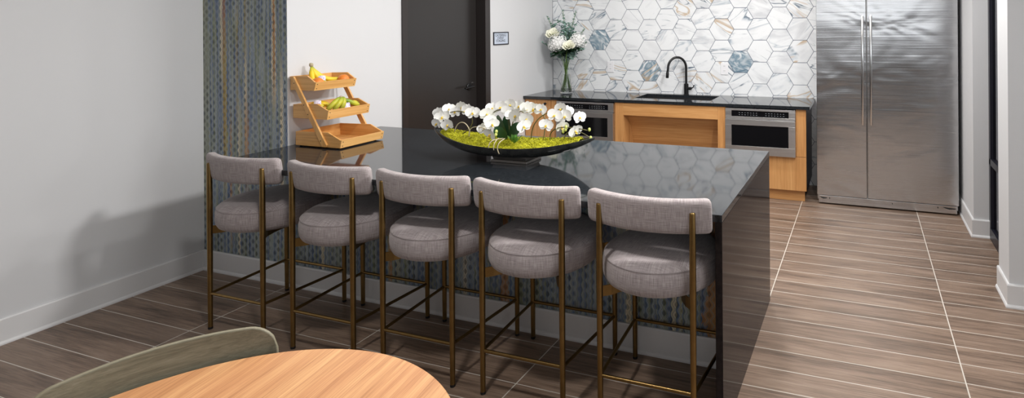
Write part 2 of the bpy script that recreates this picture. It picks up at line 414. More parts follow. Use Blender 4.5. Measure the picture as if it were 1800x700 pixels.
M['vase'] = glass('clear_vase_glass', (0.96, 0.98, 0.97))
M['water'] = glass('water', (0.95, 0.98, 0.95), 0.0, 1.33)
M['pane'] = glass('tinted_pane', (0.20, 0.21, 0.30), 0.0, 1.45)
t = NT('lamp_diffuser'); t.set((1, 1, 1), 0.5); t.b.inputs['Emission Color'].default_value = (1, 0.95, 0.88, 1); t.b.inputs['Emission Strength'].default_value = 6
M['lamp'] = t.m
M['sink'] = plain('black_composite_sink', (0.014, 0.014, 0.015), 0.3)
M['sign_face'] = plain('sign_face', srgb(196, 206, 222), 0.4, var=0.03)
M['sign_ink'] = plain('sign_ink', srgb(72, 76, 88), 0.5)

# ------------------------------------------------------------------ setting
XW, XL, XR = -4.413, -3.602, -0.550
YF, YB, YK, YBK = 2.223, 3.439, 2.694, 6.028
def struct(name, bm, mt, parent=None, **kw):
    o = fin(name, bm, mt, parent, **kw)
    if parent is None: o['kind'] = 'structure'
    return o
bm = bmesh.new(); box(bm, -4.6, 3.2, -3.2, 6.3, -0.1, 0.0); struct('floor', bm, M['floor'])
bm = bmesh.new(); box(bm, -4.6, 3.2, -3.2, 6.3, CEIL, CEIL + 0.1); struct('ceiling', bm, M['ceiling'])
bm = bmesh.new(); box(bm, XW - 0.15, XW, -3.2, YK + 0.15, 0, CEIL); struct('wall_left', bm, M['wall'])
bm = bmesh.new()
box(bm, XL - 0.15, XL, YK + 0.0042, 3.66, 0, CEIL); box(bm, XL - 0.0006, XL, YK - 0.002, YK + 0.0042, 0, CEIL); box(bm, XL - 0.15, XL, 4.80, YBK + 0.15, 0, CEIL); box(bm, XL - 0.15, XL, 3.66, 4.80, 2.26, CEIL)
box(bm, XL - 0.22, XL - 0.15, 3.5, 4.95, 0, CEIL)
struct('wall_alcove', bm, M['wall'])
bm = bmesh.new(); box(bm, XW, XL - 0.15, YK + 0.004, YK + 0.15, 0, CEIL); struct('wall_stub', bm, M['wall'])
bm = bmesh.new(); box(bm, XW, XL - 0.0007, YK - 0.002, YK + 0.004, 0, CEIL); struct('wall_papered', bm, M['wallpaper'])
bm = bmesh.new(); box(bm, XL, 1.0, YBK, YBK + 0.15, 0, CEIL); struct('wall_back', bm, M['wall'])
bm = bmesh.new(); box(bm, 0.825, 0.935, 4.95, YBK, 0, CEIL); box(bm, 0.825, 0.935, 4.6, 4.95, 2.5, CEIL); struct('wall_right', bm, M['wall'])
bm = bmesh.new(); box(bm, 0.818, 3.2, 3.785, 4.05, 0, CEIL); struct('wall_pillar', bm, M['wall'])
bm = bmesh.new(); box(bm, 2.6, 2.75, -3.2, 3.785, 0, CEIL); struct('wall_side', bm, M['wall'])
bm = bmesh.new(); box(bm, -4.6, 3.2, -3.35, -3.2, 0, CEIL); struct('wall_rear', bm, M['rear'])

def baseboard(name, pts, h=0.14, th=0.013, side=1):
    """profile swept along straight runs in plan; side = which side of the run the board is on"""
    bm = bmesh.new()
    prof = [(0, 0), (0.022, 0), (0.022, 0.008), (0.017, 0.017), (th, 0.020), (th, h - 0.008), (th - 0.004, h), (0, h)]
    P = [Vector((p[0], p[1])) for p in pts]
    rings = []
    for i, p in enumerate(P):
        ns = []
        if i > 0: d = (P[i] - P[i - 1]).normalized(); ns.append(Vector((-d.y, d.x)) * side)
        if i < len(P) - 1: d = (P[i + 1] - P[i]).normalized(); ns.append(Vector((-d.y, d.x)) * side)
        n = ns[0] if len(ns) == 1 else (ns[0] + ns[1]) / (1 + ns[0].dot(ns[1]))
        rings.append([bm.verts.new((p.x + n.x * a, p.y + n.y * a, z)) for a, z in prof])
    for i in range(len(rings) - 1):
        for k in range(len(prof)):
            bm.faces.new((rings[i][k], rings[i][(k + 1) % len(prof)], rings[i + 1][(k + 1) % len(prof)], rings[i + 1][k]))
    bm.faces.new(rings[0]); bm.faces.new(rings[-1][::-1])
    return struct(name, bm, M['trim'])
baseboard('baseboard_left', [(XW, -3.2), (XW, YK - 0.003), (XL, YK - 0.003)], side=-1)
baseboard('baseboard_right', [(0.825, YBK - 0.0), (0.825, 4.95), (0.935, 4.95)], side=-1)
baseboard('baseboard_pillar', [(0.818, 4.05), (0.818, 3.785), (2.6, 3.785)], side=-1)
baseboard('baseboard_alcove', [(XL, 3.445), (XL, 3.655)], side=-1)
baseboard('baseboard_door', [(XL, 4.805), (XL, 5.40)], side=-1)

# storefront window between wall and pillar
bm = bmesh.new()
box(bm, 0.935, 0.985, 4.05, 4.95, 0.0, 0.09, 0.002); box(bm, 0.935, 0.985, 4.05, 4.95, 0.585, 0.635, 0.002)
box(bm, 0.935, 0.985, 4.05, 4.95, 2.5, CEIL, 0.002); box(bm, 0.935, 0.985, 4.90, 4.95, 0.09, 2.5, 0.002); box(bm, 0.935, 0.985, 4.05, 4.09, 0.09, 2.5, 0.002)
wf = struct('window_1', bm, M['black_paint'])
bm = bmesh.new(); box(bm, 0.956, 0.962, 4.07, 4.92, 0.07, 2.52); fin('glass_pane', bm, M['pane'], wf)

# hexagon tiled splashback: dark grout bed and raised tiles
HP, HH = 0.2127, 0.2368
hs = HP / 1.5; gap = 0.0022
bm = bmesh.new(); lay = bm.loops.layers.float_color.new('tile_rnd')
z_lo, z_hi, x_lo, x_hi = 0.0, CEIL, XL + 0.004, 0.82
rt = random.Random(21)
def clip(poly, ax, val, keep):
    out = []
    for i in range(len(poly)):
        a, b = poly[i], poly[(i + 1) % len(poly)]
        ia, ib = keep(a[ax], val), keep(b[ax], val)
        if ia: out.append(a)
        if ia != ib:
            tt = (val - a[ax]) / (b[ax] - a[ax]); out.append((a[0] + (b[0] - a[0]) * tt, a[1] + (b[1] - a[1]) * tt))
    return out
ge, le = (lambda a, b: a >= b), (lambda a, b: a <= b)
for ci in range(-4, 19):
    for ri in range(-9, 6):
        cx = -2.97 + ci * HP; cz = 1.761 + ri * HH + (HH / 2 if ci % 2 else 0)
        kx = (hs - gap) ; kz = (HH / 2 - gap)
        poly = [(cx + kx, cz), (cx + kx / 2, cz + kz), (cx - kx / 2, cz + kz), (cx - kx, cz), (cx - kx / 2, cz - kz), (cx + kx / 2, cz - kz)]
        for ax, val, kp in ((0, x_lo, ge), (0, x_hi, le), (1, z_lo, ge), (1, z_hi, le)):
            if poly: poly = clip(poly, ax, val, kp)
        if len(poly) < 3: continue
        c = (rt.random(), rt.random(), rt.random(), 1)
        n = len(poly)
        mx = sum(p[0] for p in poly) / n; mz = sum(p[1] for p in poly) / n
        A = [bm.verts.new((p[0], YBK - 0.0035, p[1])) for p in poly]
        B = [bm.verts.new((mx + (p[0] - mx) * 0.988, YBK - 0.006, mz + (p[1] - mz) * 0.988)) for p in poly]
        fs = [bm.faces.new(B)] + [bm.faces.new((A[i], A[(i + 1) % n], B[(i + 1) % n], B[i])) for i in range(n)]
        for f in fs:
            for l in f.loops: l[lay] = c
nb = len(bm.faces)
box(bm, XL + 0.001, 0.825, YBK - 0.0036, YBK - 0.0001, 0, CEIL, mat=1)
struct('wall_splashback', bm, [M['tile'], M['grout']])

# door in the alcove wall, with dark frame
bm = bmesh.new()
box(bm, XL - 0.15, XL + 0.012, 4.722, 4.80, 0, 2.26, 0.002); box(bm, XL - 0.15, XL + 0.012, 3.655, 3.713, 0, 2.26, 0.002)
box(bm, XL - 0.15, XL + 0.012, 3.713, 4.722, 2.19, 2.26, 0.002)
box(bm, XL - 0.15, XL - 0.11, 4.700, 4.722, 0, 2.19); 
dr_ = struct('door_1', bm, M['door_frame'])
bm = bmesh.new(); box(bm, XL - 0.145, XL - 0.098, 3.716, 4.718, 0.008, 2.186, 0.002); slab = fin('door_slab', bm, M['door'], dr_)
bm = bmesh.new()
lathe(bm, [(0, 0), (0.032, 0), (0.034, 0.004), (0.034, 0.010), (0.030, 0.014), (0, 0.014)], n=28)
for v in bm.verts: v.co = Vector((XL - 0.098 + v.co.z, 4.60 + v.co.x, 1.10 + v.co.y))
tube(bm, [(XL - 0.085, 4.60, 1.10), (XL - 0.04, 4.60, 1.10)], 0.010, 12)
tube(bm, [(XL - 0.042, 4.612, 1.10), (XL - 0.042, 4.56, 1.10), (XL - 0.042, 4.48, 1.095)], [0.010, 0.010, 0.008], 12)
fin('door_handle', bm, M['black'], slab, ang=40)
bm = bmesh.new(); lathe(bm, [(0, 0), (0.011, 0), (0.011, 0.006), (0, 0.006)], n=16)
for v in bm.verts: v.co = Vector((XL - 0.098 + v.co.z, 4.66 + v.co.x, 1.13 + v.co.y))
fin('strike_plate', bm, M['steel_knob'], slab, ang=40)

# recessed downlights
DL = ['recessed ceiling downlight above the fruit stand and the left of the island', 'recessed ceiling downlight above the waterfall end of the island', 'recessed ceiling downlight in front of the dark door',
      'recessed ceiling downlight in front of the sink', 'recessed ceiling downlight in front of the refrigerator', 'recessed ceiling downlight above the round table']
for i, (x, y, pw) in enumerate(DOWN):
    t = thing('downlight', DL[i], 'ceiling light', (x, y, CEIL), group='recessed downlights in the ceiling')
    bm = bmesh.new(); lathe(bm, [(0.075, 0), (0.095, 0), (0.095, -0.006), (0.078, -0.010), (0.075, -0.004)], n=32, close=False); fin('trim_ring', bm, M['plastic_white'], t, smooth=True)
    bm = bmesh.new(); lathe(bm, [(0, -0.003), (0.074, -0.003)], n=32, close=False); fin('diffuser', bm, M['lamp'], t)
    d = bpy.data.lights.new('downlight_beam', 'AREA'); d.shape = 'DISK'; d.size = 0.22; d.energy = pw; d.color = (1, 0.985, 0.965)
    o = bpy.data.objects.new('downlight_beam', d); COL.objects.link(o); o.location = (x, y, CEIL - 0.02)

t = thing('adjustable_downlight', 'swivelling ceiling downlight turned towards the left wall', 'ceiling light', (0.12, 2.58, CEIL))
dv_ = Vector((-4.4, 2.2, 1.0)) - Vector((0.12, 2.58, CEIL - 0.07))
bm = bmesh.new(); lathe(bm, [(0.10, 0), (0.12, 0), (0.12, -0.006), (0.10, -0.008)], n=32, close=False); fin('trim_ring', bm, M['plastic_white'], t, smooth=True)
bm = bmesh.new(); lathe(bm, [(0.06, -0.05), (0.085, -0.045), (0.09, 0.0), (0.085, 0.03), (0.078, 0.03), (0.078, -0.01)], n=32, close=False); hd = fin('lamp_head', bm, M['plastic_white'], t, smooth=True)
hd.matrix_local = Matrix.Translation((0, 0, -0.06)) @ frame(dv_)
area('adjustable_downlight_beam', (Vector((0.12, 2.58, CEIL - 0.06)) + dv_.normalized() * 0.05), (-4.4, 2.2, 1.0), 0.28, 0.28, 80, (1, 0.98, 0.96))

# ------------------------------------------------------------------ island
isl = thing('kitchen_island', 'long island with polished black worktop and waterfall end, wallpapered knee wall', 'kitchen island', (-2.08, 2.85, 0))
IO = Vector((-2.08, 2.85, 0))
def ibox(name, mt, *boxes, bev=0.0015):
    bm = bmesh.new()
    for b in boxes: box(bm, b[0] - IO.x, b[1] - IO.x, b[2] - IO.y, b[3] - IO.y, b[4], b[5], bev)
    return fin(name, bm, mt, isl)
ibox('worktop', M['stone'], (XL + 0.001, XR, YF, YB, 0.885, 0.915))
ibox('waterfall_panel', M['panel'], (XR - 0.03, XR, YF, YB, 0.0, 0.884))
kn = ibox('cabinet_base', M['black_paint'], (XL + 0.001, XR - 0.032, YK + 0.006, YB - 0.03, 0.0, 0.884), bev=0)
bm = bmesh.new(); box(bm, XL + 0.001, XR - 0.031, YK - 0.002, YK + 0.005, 0.0, 0.884); kw = fin('knee_wall_paper', bm, M['wallpaper'], isl, loc=(-IO.x, -IO.y, 0))
bm = bmesh.new()
prof = [(YK - 0.003, 0), (YK - 0.025, 0), (YK - 0.025, 0.008), (YK - 0.020, 0.017), (YK - 0.016, 0.02), (YK - 0.016, 0.132), (YK - 0.012, 0.14), (YK - 0.003, 0.14)]
prism(bm, [(p[0] - IO.y, p[1]) for p in prof], XL + 0.03 - IO.x, XR - 0.031 - IO.x, 'x'); fin('knee_baseboard', bm, M['trim'], isl)

# ------------------------------------------------------------------ bar stools
def uvset(bm):
    return bm.loops.layers.uv.verify()
def stool(label):
    t = thing('bar_stool', label, 'bar stool', group='bar stools along the island')
    # seat: drum cushion, bulging side, piped seam, slightly domed top
    bm = bmesh.new(); L = uvset(bm); n = 64; Rr = 0.262
    prof = [(0.0, 0.572), (0.20, 0.572), (0.232, 0.576), (0.252, 0.588), (0.261, 0.606), (0.264, 0.632), (0.263, 0.660), (0.259, 0.680),
            (0.2565, 0.6850), (0.2590, 0.6878), (0.2560, 0.6905), (0.248, 0.698), (0.230, 0.709), (0.20, 0.716), (0.14, 0.721), (0.07, 0.723), (0.0, 0.724)]
    rings = []
    for r, z in prof:
        rings.append([bm.verts.new((r * math.cos(2 * PI * k / n), 0.205 + r * math.sin(2 * PI * k / n) * (1.17 if k < n / 2 else 1.0), z)) for k in range(n)] if r > 0 else [bm.verts.new((0, 0.205, z))])
    s = 0; 
    for i in range(len(rings) - 1):
        (r0, z0), (r1, z1) = prof[i], prof[i + 1]; ds = math.hypot(r1 - r0, z1 - z0)
        for k in range(n):
            a0, a1 = 2 * PI * k / n, 2 * PI * (k + 1) / n
            A, B = rings[i], rings[i + 1]
            if len(A) == 1: f = bm.faces.new((A[0], B[k], B[(k + 1) % n]))
            elif len(B) == 1: f = bm.faces.new((A[k], A[(k + 1) % n], B[0]))
            else: f = bm.faces.new((A[k], A[(k + 1) % n], B[(k + 1) % n], B[k]))
            top = z0 > 0.6875 and r1 < 0.257
            for l in f.loops:
                c = l.vert.co
                if top or i == 0: l[L].uv = (c.x + 0.9, c.y + 0.3)
                else:
                    an = math.atan2(c.y - 0.205, c.x)
                    if k >= n // 2 and an > 3.1: an -= 2 * PI
                    if k >= n // 2 and an < 0: an += 2 * PI
                    if k == n - 1 and abs(an) < 1e-3: an = 2 * PI
                    l[L].uv = (an * 0.262, c.z)
        s += ds
    fin('seat', bm, M['linen'], t, smooth=True)
    # backrest: curved padded roll, concave towards the island
    bm = bmesh.new(); L = uvset(bm); Rc = 0.60; N = 26; half = 0.250
    sect = []
    hh, tt = 0.072, 0.027
    for k in range(24):
        a = 2 * PI * k / 24; ca, sa = math.cos(a), math.sin(a)
        sect.append((tt * math.copysign(abs(ca) ** 0.55, ca), hh * math.copysign(abs(sa) ** 0.45, sa)))
    cyc = Rc - 0.010     # arc centre lies towards the island
    rings = []; per = [0]
    for k in range(24): 
        p, q = sect[k], sect[(k + 1) % 24]; per.append(per[-1] + math.hypot(q[0] - p[0], q[1] - p[1]))
    amax = math.asin(half / Rc); stations = []
    for i in range(N + 1):
        f = -1 + 2 * i / N; stations.append((f * amax, 1.0))
    ends = [(0.012, 0.97), (0.020, 0.88), (0.024, 0.72), (0.0255, 0.45)]
    st = [(-amax - d / Rc, s) for d, s in reversed(ends)] + stations + [(amax + d / Rc, s) for d, s in ends]
    for a, sc in st:
        rr = []
        for (q, h) in sect:
            rad = Rc - q * sc + 0.0
            tilt = (h * sc) * 0.10
            rr.append(bm.verts.new((math.sin(a) * (rad), cyc - math.cos(a) * rad - tilt * 1.0, 0.9120 + h * (0.35 + 0.65 * sc))))
        rings.append(rr)
    for i in range(len(rings) - 1):
        for k in range(24):
            f = bm.faces.new((rings[i][k], rings[i][(k + 1) % 24], rings[i + 1][(k + 1) % 24], rings[i + 1][k]))
            us = (st[i][0] * Rc, st[i + 1][0] * Rc)
            for l, (uu, vv) in zip(f.loops, ((us[0], per[k]), (us[0], per[k + 1]), (us[1], per[k + 1]), (us[1], per[k]))): l[L].uv = (uu + 2, vv)
    bm.faces.new(rings[0]); bm.faces.new(rings[-1])
    fin('backrest', bm, M['linen'], t, smooth=True)
    # legs
    RX, FX, FY = 0.208, 0.243, 0.468
    for sgn in (-1, 1):
        bm = bmesh.new()
        tube(bm, [(sgn * RX, 0, z) for z in (0.012, 0.2, 0.5, 0.60, 0.75, 0.930, 0.934, 0.936)], [0.0115, 0.0125, 0.0135, 0.0142, 0.0138, 0.0128, 0.0118, 0.009], 16)
        lg = fin('rear_leg', bm, M['brass'], t, ang=50)
        bm = bmesh.new(); lathe(bm, [(0.011, 0), (0.012, 0.003), (0.0118, 0.012)], (sgn * RX, 0, 0), 16); fin('foot_cap', bm, M['foot'], lg, ang=40)
        bm = bmesh.new()
        tube(bm, [(sgn * FX, FY, z) for z in (0.012, 0.2, 0.45, 0.585)], [0.0115, 0.0125, 0.0135, 0.0135], 16)
        lg = fin('front_leg', bm, M['brass'], t, ang=50)
        bm = bmesh.new(); lathe(bm, [(0.011, 0), (0.012, 0.003), (0.0118, 0.012)], (sgn * FX, FY, 0), 16); fin('foot_cap', bm, M['foot'], lg, ang=40)
        # flat side rail under the seat
        bm = bmesh.new(); pts = [(sgn * RX, 0.0), (sgn * (RX - 0.10), 0.06), (sgn * (RX - 0.16), 0.24), (sgn * (FX - 0.12), 0.42), (sgn * FX, FY)]
        pts = bezier([(p[0], p[1], 0) for p in pts], 10); w = 0.004; rings = []
        for p in pts: rings.append([bm.verts.new((p.x + dx, p.y, z)) for dx, z in ((-w, 0.535), (w, 0.535), (w, 0.580), (-w, 0.580))])
        for i in range(len(rings) - 1):
            for k in range(4): bm.faces.new((rings[i][k], rings[i][(k + 1) % 4], rings[i + 1][(k + 1) % 4], rings[i + 1][k]))
        bm.faces.new(rings[0]); bm.faces.new(rings[-1])
        fin('side_rail', bm, M['brass'], t)
        bm = bmesh.new(); tube(bm, [(sgn * RX, 0, 0.2), (sgn * FX, FY, 0.2)], 0.008, 12); fin('side_stretcher', bm, M['brass'], t, ang=50)
    bm = bmesh.new(); tube(bm, [(-RX, 0, 0.2), (RX, 0, 0.2)], 0.008, 12); fin('rear_stretcher', bm, M['brass'], t, ang=50)
    bm = bmesh.new(); tube(bm, [(-FX, FY, 0.2), (FX, FY, 0.2)], 0.008, 12); fin('footrest', bm, M['brass'], t, ang=50)
    bm = bmesh.new(); lathe(bm, [(0, 0.545), (0.13, 0.545), (0.15, 0.572), (0, 0.572)], (0, 0.23, 0), 32); fin('seat_support', bm, M['brass'], t)
    return t
def copy_tree(o, parent=None):
    c = o.copy(); COL.objects.link(c)
    if parent: c.parent = parent
    for ch in list(o.children): copy_tree(ch, c)
    return c
SL = ['leftmost bar stool in grey linen and brass, nearest the white left wall',
      'second bar stool from the left wall, grey linen seat on brass legs',
      'middle bar stool of the five, grey linen and brass, in front of the island',
      'fourth bar stool from the left wall, grey linen and brass, second from the waterfall end',
      'rightmost bar stool in grey linen and brass, beside the dark waterfall end']
SX = [-3.293, -2.658, -2.050, -1.464, -0.866]
st0 = stool(SL[0])
for i, x in enumerate(SX):
    s = st0 if i == 0 else copy_tree(st0)
    s.location = (x, 2.163, 0); s['label'] = SL[i]

# ------------------------------------------------------------------ back counter run
YC = 5.384
FY_ = 5.410     # cabinet fronts
def tb(name, label, cat, origin, **kw): return thing(name, label, cat, origin, **kw)
def part(name, parent, mt, boxes, bev=0.0015, **kw):
    bm = bmesh.new(); O = parent.matrix_world.translation if False else Vector(parent.location)
    if parent.parent: O = Vector(parent.parent.location)
    for b in boxes: box(bm, b[0] - O.x, b[1] - O.x, b[2] - O.y, b[3] - O.y, b[4] - O.z, b[5] - O.z, bev)
    return fin(name, bm, mt, parent, **kw)
# worktop with sink cut-out
bm = bmesh.new()
xs = [XL + 0.001, -2.33, -1.485, -0.479]; ys = [YC, 5.555, 5.935, YBK - 0.007]
O = Vector((-2.04, 5.7, 0.885))
V = {}
for i, x in enumerate(xs):
    for j, y in enumerate(ys):
        for kz, z in enumerate((0.885, 0.915)): V[i, j, kz] = bm.verts.new((x - O.x, y - O.y, z - O.z))
for i in range(3):
    for j in range(3):
        if (i, j) == (1, 1): continue
        bm.faces.new([V[i, j, 1], V[i + 1, j, 1], V[i + 1, j + 1, 1], V[i, j + 1, 1]]); bm.faces.new([V[i, j, 0], V[i, j + 1, 0], V[i + 1, j + 1, 0], V[i + 1, j, 0]])
for (a, b) in [((0, 0), (1, 0)), ((1, 0), (2, 0)), ((2, 0), (3, 0)), ((3, 0), (3, 1)), ((3, 1), (3, 2)), ((3, 2), (3, 3)), ((3, 3), (2, 3)), ((2, 3), (1, 3)), ((1, 3), (0, 3)),
               ((0, 3), (0, 2)), ((0, 2), (0, 1)), ((0, 1), (0, 0)), ((1, 1), (2, 1)), ((2, 1), (2, 2)), ((2, 2), (1, 2)), ((1, 2), (1, 1))]:
    bm.faces.new([V[a[0], a[1], 0], V[b[0], b[1], 0], V[b[0], b[1], 1], V[a[0], a[1], 1]])
tag(fin('back_worktop', bm, M['stone'], loc=O), 'polished black worktop with sink cut-out along the hexagon tiled wall', 'worktop')

# sink
sk = tb('sink', 'black undermount sink let into the back worktop', 'sink', (-1.907, 5.745, 0.70))
bm = bmesh.new()
O2 = Vector(sk.location)
def q(x, y, z): return bm.verts.new((x - O2.x, y - O2.y, z - O2.z))
rim = [(-2.345, 5.540), (-1.470, 5.540), (-1.470, 5.950), (-2.345, 5.950)]; inn = [(-2.325, 5.560), (-1.490, 5.560), (-1.490, 5.930), (-2.325, 5.930)]
bot = [(-2.30, 5.585), (-1.515, 5.585), (-1.515, 5.905), (-2.30, 5.905)]
a = [q(x, y, 0.884) for x, y in rim]; b = [q(x, y, 0.884) for x, y in inn]; c = [q(x, y, 0.705) for x, y in bot]; d = [q(x, y, 0.70) for x, y in rim]
for i in range(4):
    j = (i + 1) % 4
    bm.faces.new((a[i], a[j], b[j], b[i])); bm.faces.new((b[i], b[j], c[j], c[i])); bm.faces.new((a[i], a[j], d[j], d[i]))
bm.faces.new(c); bm.faces.new(d)
fin('basin', bm, M['sink'], sk)
part('divider', sk, M['sink'], [(-1.915, -1.900, 5.565, 5.925, 0.706, 0.86)], 0.005)
bm = bmesh.new(); lathe(bm, [(0, 0.006), (0.03, 0.006), (0.042, 0.009), (0.045, 0.006)], (-0.2, 0, 0), 24, close=False); fin('drain', bm, M['steel_knob'], sk, smooth=True)

# faucet
fc = tb('kitchen_faucet', 'matte black gooseneck faucet behind the sink', 'faucet', (-1.875, 5.965, 0.915))
bm = bmesh.new(); lathe(bm, [(0, 0), (0.030, 0), (0.030, 0.006), (0.026, 0.010), (0.026, 0.12), (0.020, 0.126), (0, 0.126)], n=28); fin('base', bm, M['black'], fc, ang=40)
bm = bmesh.new()
arc = [(0, 0, 0.12), (0, 0, 0.30)]
dirx, diry = -0.82, -0.57
rA = 0.105
for k in range(1, 15):
    a = PI * k / 14; arc.append((dirx * rA * (1 - math.cos(a)), diry * rA * (1 - math.cos(a)), 0.30 + rA * 1.15 * math.sin(a)))
arc += [(dirx * (2 * rA + 0.006), diry * (2 * rA + 0.006), 0.26), (dirx * (2 * rA + 0.01), diry * (2 * rA + 0.01), 0.20)]
tube(bm, arc, [0.0135] * (len(arc) - 1) + [0.0135], 16); fin('spout', bm, M['black'], fc, ang=50)
bm = bmesh.new(); e0 = Vector(arc[-2]); e1 = Vector(arc[-1]); tube(bm, [e0, e0 + (e1 - e0) * 0.2, e1, e1 + (e1 - e0) * 0.1], [0.0145, 0.017, 0.017, 0.014], 16); fin('spray_head', bm, M['black'], fc, ang=40)
bm = bmesh.new(); tube(bm, [(0.015, -0.004, 0.072), (0.062, -0.016, 0.072)], 0.017, 16); tube(bm, [(0.058, -0.015, 0.075), (0.085, -0.022, 0.085), (0.10, -0.026, 0.115)], [0.008, 0.006, 0.005], 10); fin('lever', bm, M['black'], fc, ang=40)

# left cabinet: narrow door, filler, microwave housing
KZ0, KZ1 = 0.108, 0.883
c1 = tb('base_cabinet', 'light oak base cabinet left of the knee space, around a microwave drawer', 'cabinet', (-3.04, 5.70, 0))
part('carcass', c1, M['oak_v'], [(XL + 0.003, -3.264, FY_ + 0.02, 6.02, KZ0, KZ1), (-3.264, -3.185, FY_, 6.02, KZ0, KZ1), (-2.497, -2.486, FY_, 6.02, KZ0, KZ1), (-3.185, -2.497, FY_ + 0.02, 6.02, KZ0, 0.425)], 0)
dd_ = part('door', c1, M['oak_v'], [(XL + 0.012, -3.267, FY_, FY_ + 0.019, KZ0 + 0.002, KZ1 - 0.004)])
bm = bmesh.new(); lathe(bm, [(0, -0.001), (0.006, -0.001), (0.006, 0.012), (0.014, 0.018), (0.014, 0.028), (0.010, 0.031), (0, 0.031)], n=20)
for v in bm.verts: v.co = Vector((-3.325 + v.co.x - c1.location.x, FY_ - v.co.z - c1.location.y, 0.838 + v.co.y))
fin('knob', bm, M['black'], dd_, ang=40)
part('drawer_front', c1, M['oak_v'], [(-3.183, -2.499, FY_, FY_ + 0.019, KZ0 + 0.002, 0.424)])
part('toe_kick', c1, M['oak_h'], [(XL + 0.003, -2.486, FY_ + 0.06, FY_ + 0.08, 0.0, KZ0)], 0)

def microwave(label, x0, x1):
    z0, z1 = 0.432, 0.874
    cx = (x0 + x1) / 2
    m = tb('microwave_drawer', label, 'microwave', (cx, FY_, z0), group='microwave drawers under the back worktop')
    w = (x1 - x0) / 2; H = z1 - z0
    def bx(nm, mt, bs, par, bev=0.0015):
        bm = bmesh.new()
        for b in bs: box(bm, *b, bev)
        return fin(nm, bm, mt, par)
    bx('body', M['black_paint'], [(-w + 0.02, w - 0.02, 0.004, 0.55, 0.005, H - 0.005)], m, 0)
    zs = 0.771 - z0
    # control fascia with a recessed black panel
    pz0, pz1 = 0.797 - z0, 0.855 - z0
    pan = bx('control_fascia', M['steel'], [(-w, w, -0.028, 0.003, zs + 0.004, pz0), (-w, w, -0.028, 0.003, pz1, H), (-w, -w + 0.06, -0.028, 0.003, pz0, pz1), (w - 0.062, w, -0.028, 0.003, pz0, pz1)], m, 0.001)
    dsp = bx('display', M['glass_black'], [(-w + 0.06, w - 0.062, -0.022, 0.0, pz0 + 0.0005, pz1 - 0.0005)], pan, 0)
    bm = bmesh.new(); rm = random.Random(3)
    for gx0, nn in ((-0.20, 7), (0.06, 7)):
        for c_ in range(nn):
            for r_ in range(2):
                xx = gx0 + c_ * 0.028; zz = pz0 + 0.017 + r_ * 0.020; ww = rm.uniform(0.004, 0.008)
                box(bm, xx - ww, xx + ww, -0.0226, -0.0222, zz - 0.0022, zz + 0.0022)
    fin('key_marks', bm, M['mark'], dsp)
    # drawer front with window
    wz0, wz1 = 0.514 - z0, 0.716 - z0
    dw = bx('drawer', M['steel'], [(-w, w, -0.040, 0.003, 0.0, wz0), (-w, w, -0.040, 0.003, wz1, zs), (-w, -w + 0.062, -0.040, 0.003, wz0, wz1), (w - 0.064, w, -0.040, 0.003, wz0, wz1)], m, 0.001)
    bx('window', M['glass_black'], [(-w + 0.062, w - 0.064, -0.034, 0.0, wz0 + 0.0005, wz1 - 0.0005)], dw, 0)
    return m
microwave('left microwave drawer, stainless with black window, behind the orchids', -3.178, -2.499)
microwave('right microwave drawer, stainless with black window, nearest the refrigerator', -1.290, -0.612)

# sink cabinet with open knee space
c2 = tb('sink_cabinet', 'light oak sink cabinet with an open knee space in the middle of the run', 'cabinet', (-1.88, 5.70, 0))
part('side_stile', c2, M['oak_v'], [(-2.483, -2.392, FY_ - 0.012, 6.02, 0.0, KZ1)], 0.001); part('side_stile', c2, M['oak_v'], [(-1.372, -1.293, FY_ - 0.012, 6.02, 0.0, KZ1)], 0.001)
part('apron', c2, M['oak_h'], [(-2.3915, -1.3725, FY_ - 0.012, FY_ + 0.012, 0.752, KZ1)], 0.001)
bm = bmesh.new(); O3 = c2.location
prism(bm, [(5.45 - O3.y, 0.80), (5.47 - O3.y, 0.80), (5.62 - O3.y, 0.60), (5.82 - O3.y, 0.0), (5.80 - O3.y, 0.0), (5.60 - O3.y, 0.60)], -2.391 - O3.x, -1.373 - O3.x, 'x'); fin('sloped_panel', bm, M['oak_h'], c2)

# right cabinet
c3 = tb('base_cabinet', 'light oak base cabinet at the right end, around the second microwave drawer', 'cabinet', (-0.90, 5.70, 0))
part('carcass', c3, M['oak_v'], [(-1.291, -0.535, FY_ + 0.02, 6.015, KZ0, 0.428)], 0)
part('side_panel', c3, M['black_paint'], [(-0.534, -0.515, FY_ + 0.02, 6.015, KZ0, KZ1)], 0)
part('filler', c3, M['oak_v'], [(-0.610, -0.515, FY_, FY_ + 0.0195, 0.432, KZ1)])
part('drawer_front', c3, M['oak_v'], [(-1.289, -0.515, FY_, FY_ + 0.0195, KZ0, 0.428)])
part('toe_kick', c3, M['oak_h'], [(-1.291, -0.535, FY_ + 0.05, FY_ + 0.07, 0.0, KZ0 - 0.001)], 0)

# ------------------------------------------------------------------ refrigerator
rf = tb('refrigerator', 'wide double-door stainless steel refrigerator at the right', 'refrigerator', (0.186, 5.70, 0))
YR = 5.424
part('cabinet', rf, M['steel'], [(-0.417, 0.789, YR + 0.055, 6.015, 0.03, 2.13)], 0.003)
for x0, x1, hx in ((-0.418, 0.0285, -0.0045), (0.0345, 0.790, 0.0685)):
    d_ = part('door', rf, M['fridge'], [(x0, x1, YR, YR + 0.052, 0.088, 2.12)], 0.004)
    O4 = rf.location
    bm = bmesh.new()
    box(bm, hx - 0.011 - O4.x, hx + 0.011 - O4.x, YR - 0.062 - O4.y, YR - 0.040 - O4.y, 0.77, 1.77, 0.005)
    for z in (0.83, 1.71): tube(bm, [(hx - O4.x, YR - 0.045 - O4.y, z), (hx - O4.x, YR + 0.003 - O4.y, z)], 0.009, 12)
    fin('door_handle', bm, M['handle'], d_, ang=40)
